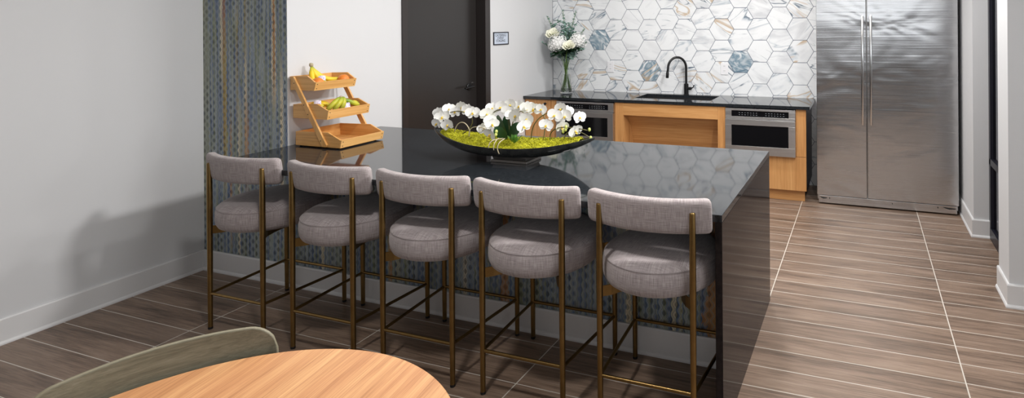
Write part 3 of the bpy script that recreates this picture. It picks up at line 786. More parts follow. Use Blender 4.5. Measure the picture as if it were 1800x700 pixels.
kp = part('kick_plate', rf, M['fridge'], [(-0.405, 0.775, YR + 0.006, YR + 0.05, 0.014, 0.084)], 0.004)
O4 = rf.location
for (x0, x1) in ((-0.395, -0.33), (-0.31, -0.30), (0.66, 0.765), (0.615, 0.625), (0.24, 0.247)):
    bm = bmesh.new(); prism(bm, [(x0 - O4.x, 0.070), (x0 + (x1 - x0) * .4 - O4.x, 0.066), (x1 - O4.x, 0.064), (x1 - O4.x, 0.058), (x0 + (x1 - x0) * .5 - O4.x, 0.052), (x0 + 0.2 * (x1 - x0) - O4.x, 0.060)], YR + 0.003 - O4.y, YR + 0.007 - O4.y, 'y')
    fin('vent_cutout', bm, M['dark_slot'], kp)
for x in (-0.35, 0.72):
    bm = bmesh.new(); lathe(bm, [(0.018, 0), (0.018, 0.03)], (x - O4.x, 5.50 - O4.y, 0), 14); fin('foot', bm, M['foot'], rf)
    
# ------------------------------------------------------------------ outlets
for x, lb in ((-2.826, 'white wall outlet on the hexagon tiles left of the faucet'), (-1.450, 'white wall outlet on the hexagon tiles right of the faucet')):
    w = tb('wall_outlet', lb, 'outlet', (x, YBK - 0.006, 1.208))
    bm = bmesh.new(); box(bm, -0.043, 0.043, -0.007, 0.0, -0.066, 0.066, 0.003); fin('cover_plate', bm, M['plastic_white'], w)
    for z in (-0.026, 0.026):
        bm = bmesh.new(); box(bm, -0.017, 0.017, -0.0085, -0.006, z - 0.02, z + 0.02, 0.002); rc = fin('receptacle', bm, M['plastic_white'], w)
        bm = bmesh.new()
        for sx_ in (-0.006, 0.006): box(bm, sx_ - 0.0012, sx_ + 0.0012, -0.0089, -0.0084, z - 0.002, z + 0.010)
        fin('slots', bm, M['dark_slot'], rc)

# ------------------------------------------------------------------ room sign
sg = tb('room_sign', 'small framed sign reading catering event staging beside the dark door', 'sign', (XL + 0.001, 4.985, 1.568))
bm = bmesh.new()
w, h, fr_ = 0.128, 0.067, 0.010
box(bm, 0, 0.009, -w, w, h - fr_, h); box(bm, 0, 0.009, -w, w, -h, -h + fr_); box(bm, 0, 0.009, -w, -w + fr_, -h + fr_, h - fr_); box(bm, 0, 0.009, w - fr_, w, -h + fr_, h - fr_)
fin('frame', bm, M['black_paint'], sg)
bm = bmesh.new(); box(bm, 0, 0.005, -w + fr_, w - fr_, -h + fr_, h - fr_); face = fin('face', bm, M['sign_face'], sg)
def text(s, size, parent, loc, rot, mt, name='lettering'):
    cu = bpy.data.curves.new(name, 'FONT'); cu.body = s; cu.size = size; cu.align_x = 'CENTER'; cu.align_y = 'CENTER'; cu.extrude = 0.0004
    o = bpy.data.objects.new('tmp', cu); COL.objects.link(o)
    me = bpy.data.meshes.new_from_object(o.evaluated_get(bpy.context.evaluated_depsgraph_get()))
    bpy.data.objects.remove(o); me.materials.clear(); me.materials.append(mt)
    p = new_obj(name, me, parent); p.location = loc; p.rotation_euler = rot
    return p
for i, s in enumerate(('CATERING/', 'EVENT', 'STAGING')):
    text(s, 0.037, face, (0.0058, -0.006, 0.032 - i * 0.029), (PI / 2, 0, PI / 2), M['sign_ink'])

# ------------------------------------------------------------------ fruit stand
fs = tb('fruit_stand', 'three-tier bamboo fruit stand on the island against the white wall', 'fruit stand', (-3.36, 2.87, 0.915))
FO = Vector(fs.location)
Y0, Y1 = 2.703, 3.035
tiers = [((-3.590, -3.440, -3.372, -3.390), (1.283, 1.374, 1.379, 1.338)),
         ((-3.566, -3.357, -3.266, -3.280), (1.100, 1.189, 1.199, 1.160)),
         ((-3.545, -3.262, -3.157, -3.170), (0.923, 1.012, 1.018, 0.974))]
Y1s = (3.010, 3.022, 3.035)
th = 0.010
for (xb, xt, xf, xfb), (z0, zb, zt, zf) in tiers:
    Y1 = Y1s[tiers.index(((xb, xt, xf, xfb), (z0, zb, zt, zf)))]
    L_ = lambda x: x - FO.x
    bm = bmesh.new()
    prof = [(L_(xb), z0 - FO.z), (L_(xfb), z0 - FO.z), (L_(xf), zf - FO.z), (L_(xt), zt - FO.z), (L_(xb), zb - FO.z)]
    prism(bm, prof, Y0 - FO.y, Y0 + th - FO.y, 'y', 0.001); tr = fin('tray', bm, M['bamboo_x'], fs)
    bm = bmesh.new(); prism(bm, prof, Y1 - th - FO.y, Y1 - FO.y, 'y', 0.001); fin('side_panel', bm, M['bamboo_x'], tr)
    bm = bmesh.new(); prism(bm, [(L_(xfb) - 0.0, z0 - FO.z), (L_(xf), zf + 0.001 - FO.z), (L_(xf) + th, zf + 0.001 - FO.z), (L_(xfb) + th, z0 - FO.z)], Y0 - FO.y, Y1 - FO.y, 'y', 0.001); fin('front_panel', bm, M['bamboo_y'], tr)
    bm = bmesh.new(); box(bm, L_(xb), L_(xb) + th, Y0 + th - FO.y, Y1 - th - FO.y, z0 - FO.z, zb - FO.z, 0.001); fin('back_panel', bm, M['bamboo_y'], tr)
    bm = bmesh.new(); ns = 6; wd_ = (xfb - xb - th)
    for k in range(ns):
        a_ = L_(xb) + th + wd_ * k / ns; box(bm, a_ + 0.003, a_ + wd_ / ns - 0.003, Y0 + th - FO.y, Y1 - th - FO.y, z0 + 0.002 - FO.z, z0 + 0.010 - FO.z, 0.001)
    fin('slats', bm, M['bamboo_y'], tr)
    for zz in (0.25, 0.75):
        for yy in (Y0 + 0.014, Y1 - 0.014):
            px = L_(xfb) + th + (xf - xfb) * zz; pz = z0 + (zf - z0) * zz - FO.z
            bm = bmesh.new(); box(bm, px - 0.001, px + 0.0008, yy - 0.0025 - FO.y, yy + 0.0025 - FO.y, pz - 0.0025, pz + 0.0025)
            fin('peg', bm, M['dark_slot'], tr)
for ya, yb in ((Y0 - 0.013, Y0 - 0.0005), (3.0355, 3.048)):
    bm = bmesh.new(); prism(bm, [(-3.582 - FO.x, 1.372 - FO.z), (-3.545 - FO.x, 1.372 - FO.z), (-3.262 - FO.x, 0.940 - FO.z), (-3.272 - FO.x, 0.926 - FO.z), (-3.300 - FO.x, 0.926 - FO.z)], ya - FO.y, yb - FO.y, 'y', 0.0015)
    leg_ = fin('support_leg', bm, M['bamboo_z'], fs)
    for xx, zz in ((-3.54, 1.33), (-3.455, 1.19), (-3.42, 1.13), (-3.31, 0.965)):
        f0 = ya - 0.0008 if ya < 2.8 else yb
        bm = bmesh.new(); box(bm, xx - 0.003 - FO.x, xx + 0.003 - FO.x, f0 - FO.y, f0 + 0.0008 - FO.y, zz - 0.003 - FO.z, zz + 0.003 - FO.z)
        fin('screw', bm, M['dark_slot'], leg_)
bm = bmesh.new()
for x in (-3.52, -3.20):
    for y in (2.72, 3.01): lathe(bm, [(0.006, 0), (0.008, 0.004), (0.008, 0.0085)], (x - FO.x, y - FO.y, 0), 12)
fin('rubber_feet', bm, M['foot'], fs)

def banana_mesh(bm, pts, r=0.017, n=10):
    """curved, slightly five-sided fruit with stalk and tip, uv.y running along it"""
    L = uvset(bm); P = [Vector(p) for p in pts]; m = len(P)
    rad = []
    for i in range(m):
        s = i / (m - 1)
        if s < 0.14: v = 0.30 + 0.25 * s / 0.14
        elif s < 0.3: v = 0.55 + 0.45 * math.sin((s - 0.14) / 0.16 * PI / 2)
        elif s < 0.8: v = 1.0
        elif s < 0.97: v = 1.0 - 0.72 * ((s - 0.8) / 0.17) ** 1.6
        else: v = 0.2
        rad.append(v * r)
    rings = []; up = Vector((0, 0, 1))
    for i, p in enumerate(P):
        tt = (P[min(i + 1, m - 1)] - P[max(i - 1, 0)]).normalized()
        a = tt.cross(up); a = a.normalized() if a.length > 1e-4 else Vector((1, 0, 0)); b = a.cross(tt).normalized(); up = b
        rings.append([bm.verts.new(p + (a * math.cos(2 * PI * k / n) + b * math.sin(2 * PI * k / n)) * rad[i] * (1.0 if k % 2 else 0.94)) for k in range(n)])
    for i in range(m - 1):
        for k in range(n):
            f = bm.faces.new((rings[i][k], rings[i][(k + 1) % n], rings[i + 1][(k + 1) % n], rings[i + 1][k]))
            for l, s in zip(f.loops, (i, i, i + 1, i + 1)): l[L].uv = (k / n, s / (m - 1))
    for rg, s in ((rings[0], 0.0), (rings[-1], 1.0)):
        f = bm.faces.new(rg)
        for l in f.loops: l[L].uv = (0, s)
def bunch(label, crown, tips, sag, mt, stick=None, group='banana bunches in the fruit stand'):
    b = thing('banana_bunch', label, 'bananas', crown, group=group)
    c = Vector(crown)
    for tp, bend in tips:
        tp = Vector(tp) - c; mid = tp * 0.5 + Vector(bend)
        bm = bmesh.new(); banana_mesh(bm, bezier([(0, 0, 0), tp * 0.15 + Vector(bend) * 0.9, mid * 1.0 + Vector(bend) * 0.6, tp], 16), 0.0165); fin('banana', bm, mt, b, smooth=True)
    bm = bmesh.new(); tube(bm, [(0, 0, -0.008), (0.0, 0, 0.006), (0.002, 0, 0.014)], [0.011, 0.013, 0.010], 12); fin('crown', bm, M['root'], b, smooth=True)
    if stick:
        bm = bmesh.new(); p, d = Vector(stick[0]) - c, Vector(stick[1])
        Mx = Matrix.Translation(p) @ frame(d)
        pts = []
        for i in range(7):
            a = -0.9 + 1.8 * i / 6
            for z in (-0.012, 0.012): pts.append(bm.verts.new(Mx @ Vector((0.020 * math.sin(a) * 1.3, z * 1.5, 0.022 * math.cos(a)))))
        for i in range(6): bm.faces.new((pts[2 * i], pts[2 * i + 1], pts[2 * i + 3], pts[2 * i + 2]))
        fin('paper_band', bm, M['sticker'], b, smooth=True)
    return b
# top tier: yellow bunch standing with its crown up
bunch('yellow banana bunch on the top tier, its crown standing up', (-3.525, 2.80, 1.440),
      [((-3.435, 2.765, 1.325), (0.0, -0.006, -0.052)), ((-3.43, 2.85, 1.318), (-0.01, 0.01, -0.04)), ((-3.420, 2.985, 1.355), (-0.01, 0.0, -0.06)), ((-3.44, 2.955, 1.322), (-0.02, 0.02, -0.055))], 0, M['banana'],
      ((-3.455, 2.82, 1.345), (0.8, -0.5, 0.6)))
# middle tier: greener bunch in front, another behind the side panel
bunch('greener banana bunch on the middle tier, tips towards the front', (-3.330, 2.858, 1.217),
      [((-3.345, 2.745, 1.130), (0.03, -0.02, 0.020)), ((-3.315, 2.775, 1.132), (0.035, -0.01, 0.018)), ((-3.302, 2.822, 1.130), (0.03, 0.0, 0.02)), ((-3.315, 2.975, 1.160), (0.02, 0.03, -0.02))], 0, M['banana_green'],
      ((-3.298, 2.868, 1.165), (0.9, -0.3, 0.35)))
bunch('partly hidden banana bunch at the back of the middle tier', (-3.50, 2.755, 1.165),
      [((-3.43, 2.86, 1.150), (0.01, 0.02, 0.024)), ((-3.47, 2.90, 1.148), (0.0, 0.02, 0.026)), ((-3.40, 2.79, 1.152), (0.02, 0.0, 0.022))], 0, M['banana'],
      ((-3.415, 2.755, 1.186), (0.5, -0.4, 0.9)))
bunch('single layer of ripe bananas lying along the right of the middle tier', (-3.36, 2.90, 1.165),
      [((-3.335, 3.0, 1.172), (0.0, 0.0, 0.006)), ((-3.37, 2.99, 1.165), (0.0, 0.0, 0.01))], 0, M['banana'])
for i, (p, lb) in enumerate((((-3.420, 2.955, 1.3345), 'orange at the right end of the top tier'), ((-3.408, 2.752, 1.3305), 'orange under the bananas at the front of the top tier'))):
    ob = thing('orange_fruit', lb, 'orange', p, group='oranges in the fruit stand')
    bm = bmesh.new(); bmesh.ops.create_uvsphere(bm, u_segments=24, v_segments=16, radius=0.036)
    for v in bm.verts: v.co.z *= 0.94
    fin('peel', bm, M['orange'], ob, smooth=True)
    bm = bmesh.new(); lathe(bm, [(0, 0.0345), (0.004, 0.0345), (0.003, 0.0325)], n=8); fin('stalk_end', bm, M['stem'], ob)

# ------------------------------------------------------------------ orchid bowl
BW = tb('planter_bowl', 'long black boat-shaped bowl on the island holding the orchids', 'bowl', (-1.955, 2.79, 0.915))
bm = bmesh.new(); NX, NA = 40, 16
HL = 0.545
def hull(tx, ph, inset=0.0):
    # tx -1..1 along, ph 0..PI across the underside
    w = 0.150 * max(0.0, 1 - abs(tx) ** 2.3) ** 0.85 + 0.0008
    zr = 0.098 + 0.062 * abs(tx) ** 2.2
    zb = 0.030 + 0.118 * abs(tx) ** 2.6
    w = max(0.0006, w - inset); d = max(0.0008, zr - zb - inset * 0.8)
    return (tx * (HL - inset), -w * math.copysign(abs(math.cos(ph)) ** 0.75, math.cos(ph)), zr - d * max(0.0, math.sin(ph)) ** 0.62)
outr, innr = [], []
for i in range(NX + 1):
    tx = math.sin((i / NX - 0.5) * PI)
    outr.append([bm.verts.new(hull(tx, PI * j / NA)) for j in range(NA + 1)])
    innr.append([bm.verts.new(hull(tx, PI * j / NA, 0.007)) for j in range(NA + 1)])
for G, in ((outr,), (innr,)):
    for i in range(NX):
        for j in range(NA): bm.faces.new((G[i][j], G[i + 1][j], G[i + 1][j + 1], G[i][j + 1]))
for i in range(NX):
    for j in (0, NA): bm.faces.new((outr[i][j], outr[i + 1][j], innr[i + 1][j], innr[i][j]))
for i in (0, NX):
    for j in range(NA): bm.faces.new((outr[i][j], outr[i][j + 1], innr[i][j + 1], innr[i][j]))
fin('hull', bm, M['bowl'], BW, smooth=True, ang=60)
bm = bmesh.new()
def frus(z0, z1, a0, b0, a1, b1, cx=0.04, cy=0.0):
    A = [bm.verts.new((cx + sx_ * a0, cy + sy_ * b0, z0)) for sx_, sy_ in ((-1, -1), (1, -1), (1, 1), (-1, 1))]
    B = [bm.verts.new((cx + sx_ * a1, cy + sy_ * b1, z1)) for sx_, sy_ in ((-1, -1), (1, -1), (1, 1), (-1, 1))]
    bm.faces.new(A[::-1]); bm.faces.new(B)
    for i in range(4): bm.faces.new((A[i], A[(i + 1) % 4], B[(i + 1) % 4], B[i]))
frus(0, 0.014, 0.120, 0.075, 0.120, 0.075); frus(0.014, 0.036, 0.108, 0.065, 0.116, 0.072)
bmesh.ops.bevel(bm, geom=list(bm.edges), offset=0.002, segments=2, profile=0.5, affect='EDGES')
fin('pedestal_foot', bm, M['pewter'], BW)
BL = Vector(BW.location)

# moss: one countless mass of small tufts
bm = bmesh.new(); rm = random.Random(4)
def moss_z(tx, ty): return 0.100 + 0.045 * abs(tx) ** 2 + 0.026 * (1 - ty * ty)
for k in range(5200):
    tx = rm.uniform(-0.86, 0.84); ty = rm.uniform(-1, 1)
    w = 0.150 * (1 - abs(tx) ** 2.3) ** 0.85 - 0.012
    p = Vector((tx * HL, ty * w, moss_z(tx, ty) - 0.008 + rm.uniform(-0.006, 0.010)))
    if rm.random() < 0.006 and ty < -0.8: p.z -= 0.01
    d = Vector((rm.uniform(-1, 1), rm.uniform(-1, 1), rm.uniform(0.1, 1.3))).normalized(); s = rm.uniform(0.004, 0.010)
    a = d.orthogonal().normalized() * s * 0.45; b = d.cross(a).normalized() * s * 0.45
    v = [bm.verts.new(p + a), bm.verts.new(p - a * 0.5 + b * 0.87), bm.verts.new(p - a * 0.5 - b * 0.87), bm.verts.new(p + d * s)]
    for f in ((0, 1, 3), (1, 2, 3), (2, 0, 3)): bm.faces.new([v[i] for i in f])
G = {}
for i in range(31):
    for j in range(9):
        tx = -0.87 + 1.72 * i / 30; ty = -1 + 2 * j / 8; w = 0.150 * (1 - abs(tx) ** 2.3) ** 0.85 - 0.010
        G[i, j] = bm.verts.new((tx * HL, ty * w, moss_z(tx, ty) - 0.008 + rm.uniform(-0.003, 0.003)))
for i in range(30):
    for j in range(8): bm.faces.new((G[i, j], G[i + 1, j], G[i + 1, j + 1], G[i, j + 1]))
tag(fin('moss', bm, M['moss'], loc=BL), 'bright yellow-green moss filling the long black bowl', 'moss', kind='stuff')

# orchid blossoms
def petal(bm, Mx, length, width, cup=0.15, n=6, mat=0, tip=0.9, start=0.0):
    """rounded petal growing along local +Y, cupped in +Z"""
    rows = []
    for i in range(n + 1):
        s = i / n; w = width * math.sin(min(1.0, (s * 0.93 + 0.05)) * PI) ** 0.62 * (0.75 + 0.35 * s if tip > 0.5 else 1.0)
        y = start + length * s
        rows.append([bm.verts.new(Mx @ Vector((w * c_, y, cup * length * (s * s * 0.8 + 0.5 * c_ * c_ * 0.4) - 0.02 * length))) for c_ in (-1, -0.5, 0, 0.5, 1)])
    for i in range(n):
        for j in range(4):
            f = bm.faces.new((rows[i][j], rows[i][j + 1], rows[i + 1][j + 1], rows[i + 1][j])); f.material_index = mat
def make_blossom(sz, seed, cream=False):
    r_ = random.Random(seed); bm = bmesh.new()
    for ang, L_, w_ in ((0, 0.50, 0.20), (128, 0.48, 0.19), (-128, 0.48, 0.19)):
        petal(bm, Matrix.Rotation(R(ang + r_.uniform(-6, 6)), 4, 'Z') @ Matrix.Rotation(R(r_.uniform(-8, 8)), 4, 'X'), sz * L_, sz * w_, 0.12)
    for ang in (68, -68):
        petal(bm, Matrix.Translation((0, 0, 0.003)) @ Matrix.Rotation(R(ang + r_.uniform(-5, 5)), 4, 'Z') @ Matrix.Rotation(R(r_.uniform(-6, 10)), 4, 'X'), sz * 0.56, sz * 0.34, 0.16)
    bmesh.ops.recalc_face_normals(bm, faces=bm.faces)
    me = bpy.data.meshes.new('blossom'); bm.to_mesh(me); bm.free(); me.materials.append(M['petal'])
    for p in me.polygons: p.use_smooth = True
    bm = bmesh.new()
    petal(bm, Matrix.Translation((0, 0, 0.006)) @ Matrix.Rotation(R(180), 4, 'Z') @ Matrix.Rotation(R(35), 4, 'X'), sz * 0.22, sz * 0.085, 0.5)
    for s_ in (-1, 1): petal(bm, Matrix.Translation((0, 0, 0.006)) @ Matrix.Rotation(R(180 + s_ * 50), 4, 'Z') @ Matrix.Rotation(R(55), 4, 'X'), sz * 0.13, sz * 0.05, 0.4)
    lathe(bm, [(0, 0.016 * sz / 0.08), (0.004, 0.013 * sz / 0.08), (0.0055, 0.006), (0.004, 0.0)], n=8)
    ml = bpy.data.meshes.new('lip'); bmesh.ops.recalc_face_normals(bm, faces=bm.faces); bm.to_mesh(ml); bm.free(); ml.materials.append(M['lip'])
    for p in ml.polygons: p.use_smooth = True
    return me, ml
BLS = [make_blossom(0.082, s) for s in range(4)]
CAMP = Vector((0, 0, 1.69))
def orchid(label, root, stems, blooms, leaves=(), buds=(), extras=()):
    t = thing('orchid_plant', label, 'orchid', root, group='white orchids in the long black bowl'); c = Vector(root)
    for st in stems:
        bm = bmesh.new(); pts = bezier([Vector(p) - c for p in st], 18); tube(bm, pts, [0.0032] * 12 + [0.0026] * 7, 7); fin('stem', bm, M['stem'], t, smooth=True)
    rb = random.Random(hash(label) % 1000 if False else len(label))
    for i, b in enumerate(blooms):
        me, ml = BLS[i % 4]; p = Vector(b[:3]) - c
        yaw, pit = (b[3], b[4]) if len(b) > 3 else (rb.uniform(-35, 40), rb.uniform(-20, 25))
        d = Vector((math.sin(R(yaw + 20)) , -math.cos(R(yaw + 20)), math.sin(R(pit)) * 1.0)).normalized()
        o = bpy.data.objects.new('blossom', me); COL.objects.link(o); o.parent = t
        zax = d; xax = Vector((0, 0, 1)).cross(zax).normalized(); yax = zax.cross(xax)
        m3 = Matrix((xax, yax, zax)).transposed().to_4x4()
        sc = rb.uniform(0.86, 1.06)
        o.matrix_local = Matrix.Translation(p) @ m3 @ Matrix.Rotation(R(rb.uniform(-22, 22)), 4, 'Z') @ Matrix.Scale(sc, 4)
        l = bpy.data.objects.new('lip', ml); COL.objects.link(l); l.parent = o
    for lf in leaves:
        p0, p1, w, bend = lf; p0 = Vector(p0) - c; p1 = Vector(p1) - c
        bm = bmesh.new(); ax = (p1 - p0); side = ax.cross(Vector(bend)).normalized(); rows = []
        for i in range(9):
            s = i / 8; ww = w * math.sin(min(1, s * 0.9 + 0.08) * PI) ** 0.7; cen = p0 + ax * s + Vector(bend) * (4 * s * (1 - s)) * 0.25
            rows.append([bm.verts.new(cen + side * ww * k + Vector(bend).normalized() * (abs(k) * 0.25 * ww)) for k in (-1, -0.5, 0, 0.5, 1)])
        for i in range(8):
            for j in range(4): bm.faces.new((rows[i][j], rows[i][j + 1], rows[i + 1][j + 1], rows[i + 1][j]))
        o = fin('leaf', bm, M['leaf'], t, smooth=True)
    for b in buds:
        bm = bmesh.new(); p = Vector(b) - c; bmesh.ops.create_uvsphere(bm, u_segments=10, v_segments=8, radius=0.008)
        for v in bm.verts: v.co = Vector((v.co.x, v.co.y, v.co.z * 1.4)) + p
        fin('bud', bm, M['bud'], t, smooth=True)
    for e in extras:
        bm = bmesh.new(); tube(bm, bezier([Vector(p) - c for p in e], 14), 0.0028, 6); fin('aerial_root', bm, M['root'], t, smooth=True)
    return t
# ---- flowers
orchid('white orchids arching at the left end of the long black bowl', (-2.28, 2.78, 1.03),
       [[(-2.30, 2.78, 1.04), (-2.10, 2.76, 1.14), (-2.20, 2.77, 1.22), (-2.44, 2.78, 1.22), (-2.425, 2.76, 1.09)]],
       [(-2.471, 2.80, 1.163), (-2.412, 2.76, 1.148), (-2.398, 2.80, 1.190), (-2.333, 2.78, 1.176), (-2.314, 2.82, 1.202), (-2.191, 2.76, 1.182),
        (-2.425, 2.73, 1.112), (-2.355, 2.74, 1.106), (-2.262, 2.80, 1.186)], extras=[[(-2.29, 2.72, 1.075), (-2.27, 2.72, 1.15), (-2.20, 2.72, 1.15), (-2.18, 2.72, 1.075)],
        [(-2.17, 2.70, 1.055), (-2.18, 2.70, 1.12), (-2.12, 2.70, 1.125), (-2.04, 2.70, 1.10)]])
orchid('white orchids clustered over the middle of the long black bowl', (-1.97, 2.80, 1.03),
       [[(-1.97, 2.80, 1.04), (-1.98, 2.84, 1.20), (-2.05, 2.84, 1.23), (-2.12, 2.82, 1.16)], [(-1.97, 2.80, 1.04), (-1.95, 2.82, 1.20), (-1.88, 2.82, 1.24), (-1.83, 2.76, 1.15)],
        [(-1.97, 2.78, 1.04), (-1.93, 2.72, 1.13), (-2.00, 2.70, 1.11), (-2.04, 2.72, 1.12)]],
       [(-2.125, 2.80, 1.172), (-2.112, 2.84, 1.20), (-2.049, 2.84, 1.206), (-1.999, 2.86, 1.222), (-1.994, 2.82, 1.192), (-1.936, 2.86, 1.217), (-2.014, 2.70, 1.134),
        (-2.055, 2.73, 1.150), (-2.083, 2.72, 1.102), (-1.955, 2.80, 1.172), (-1.895, 2.76, 1.178), (-1.817, 2.72, 1.128), (-1.822, 2.76, 1.162), (-1.882, 2.86, 1.212), (-2.01, 2.68, 1.080)],
       leaves=[((-1.985, 2.80, 1.04), (-2.062, 2.82, 1.165), 0.034, (-0.02, -0.06, 0.03)), ((-1.97, 2.82, 1.04), (-2.02, 2.86, 1.18), 0.034, (-0.02, -0.06, 0.03)),
               ((-1.95, 2.78, 1.04), (-1.875, 2.78, 1.135), 0.032, (0.03, -0.05, 0.04)), ((-1.96, 2.76, 1.04), (-1.99, 2.70, 1.12), 0.030, (0.01, -0.06, 0.03))],
       buds=[(-1.969, 2.68, 1.099), (-1.972, 2.68, 1.082)],
       extras=[[(-1.96, 2.69, 1.06), (-1.94, 2.625, 1.06), (-1.955, 2.628, 1.03), (-1.95, 2.63, 1.005)], [(-1.92, 2.69, 1.06), (-1.90, 2.61, 1.06), (-1.94, 2.625, 1.03), (-1.918, 2.634, 0.985)],
               [(-1.93, 2.69, 1.06), (-1.98, 2.62, 1.065), (-1.975, 2.625, 1.04), (-1.985, 2.628, 1.015)]])
orchid('white orchids nodding over the right end of the long black bowl', (-1.70, 2.80, 1.03),
       [[(-1.82, 2.80, 1.04), (-1.82, 2.80, 1.15), (-1.76, 2.82, 1.20), (-1.62, 2.84, 1.22)], [(-1.683, 2.78, 1.04), (-1.69, 2.76, 1.13), (-1.60, 2.78, 1.14), (-1.46, 2.80, 1.11)],
        [(-1.74, 2.80, 1.04), (-1.74, 2.86, 1.20), (-1.80, 2.86, 1.22), (-1.86, 2.86, 1.20)], [(-1.60, 2.78, 1.04), (-1.60, 2.80, 1.13), (-1.50, 2.80, 1.11), (-1.445, 2.80, 1.07)]],
       [(-1.843, 2.86, 1.205), (-1.774, 2.84, 1.207), (-1.645, 2.84, 1.214), (-1.664, 2.80, 1.182), (-1.61, 2.82, 1.176), (-1.53, 2.84, 1.172), (-1.684, 2.74, 1.136),
        (-1.622, 2.80, 1.122), (-1.525, 2.78, 1.106), (-1.623, 2.86, 1.197)],
       buds=[(-1.447, 2.80, 1.115), (-1.464, 2.80, 1.047), (-1.439, 2.80, 1.07), (-1.582, 2.78, 1.127), (-1.60, 2.78, 1.10), (-1.585, 2.78, 1.112)])
# small green succulent at the near side of the bowl
sc_ = thing('succulent', 'small spiky green succulent in the moss below the middle orchids', 'succulent', (-1.865, 2.70, 1.035))
for k in range(15):
    a = k * 2.4; el = R(25 + 50 * (k / 15)); ln = 0.062 - 0.001 * k
    bm = bmesh.new(); d = Vector((math.cos(a) * math.cos(el), math.sin(a) * math.cos(el), math.sin(el)))
    petal(bm, frame(d) @ Matrix.Rotation(PI / 2, 4, 'X'), ln, 0.010, -0.12, 6)
    for v in bm.verts: pass
    fin('leaf', bm, M['succulent'], sc_, smooth=True)

# ------------------------------------------------------------------ vase of flowers on the back worktop
vz = tb('glass_vase', 'tall clear glass vase standing at the left end of the back worktop', 'vase', (-3.265, 5.75, 0.9155))
bm = bmesh.new()
lathe(bm, [(0, 0.0), (0.066, 0.0), (0.069, 0.006), (0.066, 0.03), (0.056, 0.12), (0.048, 0.24), (0.046, 0.34), (0.050, 0.42), (0.054, 0.445),
           (0.051, 0.445), (0.047, 0.42), (0.0430, 0.34), (0.0450, 0.24), (0.053, 0.12), (0.062, 0.032), (0.060, 0.016), (0, 0.016)], n=40, close=False)
fin('vessel', bm, M['vase'], vz, smooth=True)
bm = bmesh.new(); lathe(bm, [(0, 0.0168), (0.0585, 0.0168), (0.0612, 0.033), (0.0522, 0.12), (0.0455, 0.215), (0, 0.215)], n=40, close=False); fin('water', bm, M['water'], vz, smooth=True, ang=60)
VC = Vector((-3.265, 5.75, 0.0))
def stem_curve(foot_a, head, r0=0.045):
    f0 = VC + Vector((math.cos(foot_a) * r0, math.sin(foot_a) * r0, 0.938))
    n_ = VC + Vector((-math.cos(foot_a) * 0.030, -math.sin(foot_a) * 0.030, 1.30))
    return bezier([f0, f0.lerp(n_, 0.5), n_, n_.lerp(Vector(head), 0.4) + Vector((0, 0, 0.03)), Vector(head)], 16), f0
def florets(bm, c, rad, n, seed):
    r_ = random.Random(seed)
    for k in range(n):
        z = 1 - 2 * (k + 0.5) / n; a = k * 2.39996; rr_ = math.sqrt(1 - z * z)
        if z < -0.75: continue
        d = Vector((rr_ * math.cos(a), rr_ * math.sin(a), z)); p = c + d * rad * (r_.uniform(0.88, 1.04)) * Vector((1, 1, 0.86)).length / 1.66
        d2 = (d + Vector((r_.uniform(-.4, .4), r_.uniform(-.4, .4), r_.uniform(-.4, .4)))).normalized(); Mx = Matrix.Translation(p) @ frame(d2, r_.uniform(0, 6))
        for q_ in range(4):
            aq = q_ * PI / 2; s = 0.0135
            v = [Mx @ Vector((s * u_ * math.cos(aq) - s * w_ * math.sin(aq), s * u_ * math.sin(aq) + s * w_ * math.cos(aq), h_ * s)) for u_, w_, h_ in ((0.1, 0, 0), (0.7, -0.55, 0.15), (1.25, -0.3, 0.35), (1.25, 0.3, 0.35), (0.7, 0.55, 0.15))]
            bm.faces.new([bm.verts.new(x) for x in v])
def leaf_disc(bm, p, d, w, l, seed=0, n=5):
    Mx = Matrix.Translation(p) @ frame(d) @ Matrix.Rotation(-PI / 2, 4, 'X')
    rows = []
    for i in range(n + 1):
        s = i / n; ww = w * math.sin((s * 0.94 + 0.03) * PI) ** 0.6
        rows.append([bm.verts.new(Mx @ Vector((ww * k, -l * s, -0.12 * w * (1 - k * k)))) for k in (-1, 0, 1)])
    for i in range(n):
        for j in range(2): bm.faces.new((rows[i][j], rows[i][j + 1], rows[i + 1][j + 1], rows[i + 1][j]))
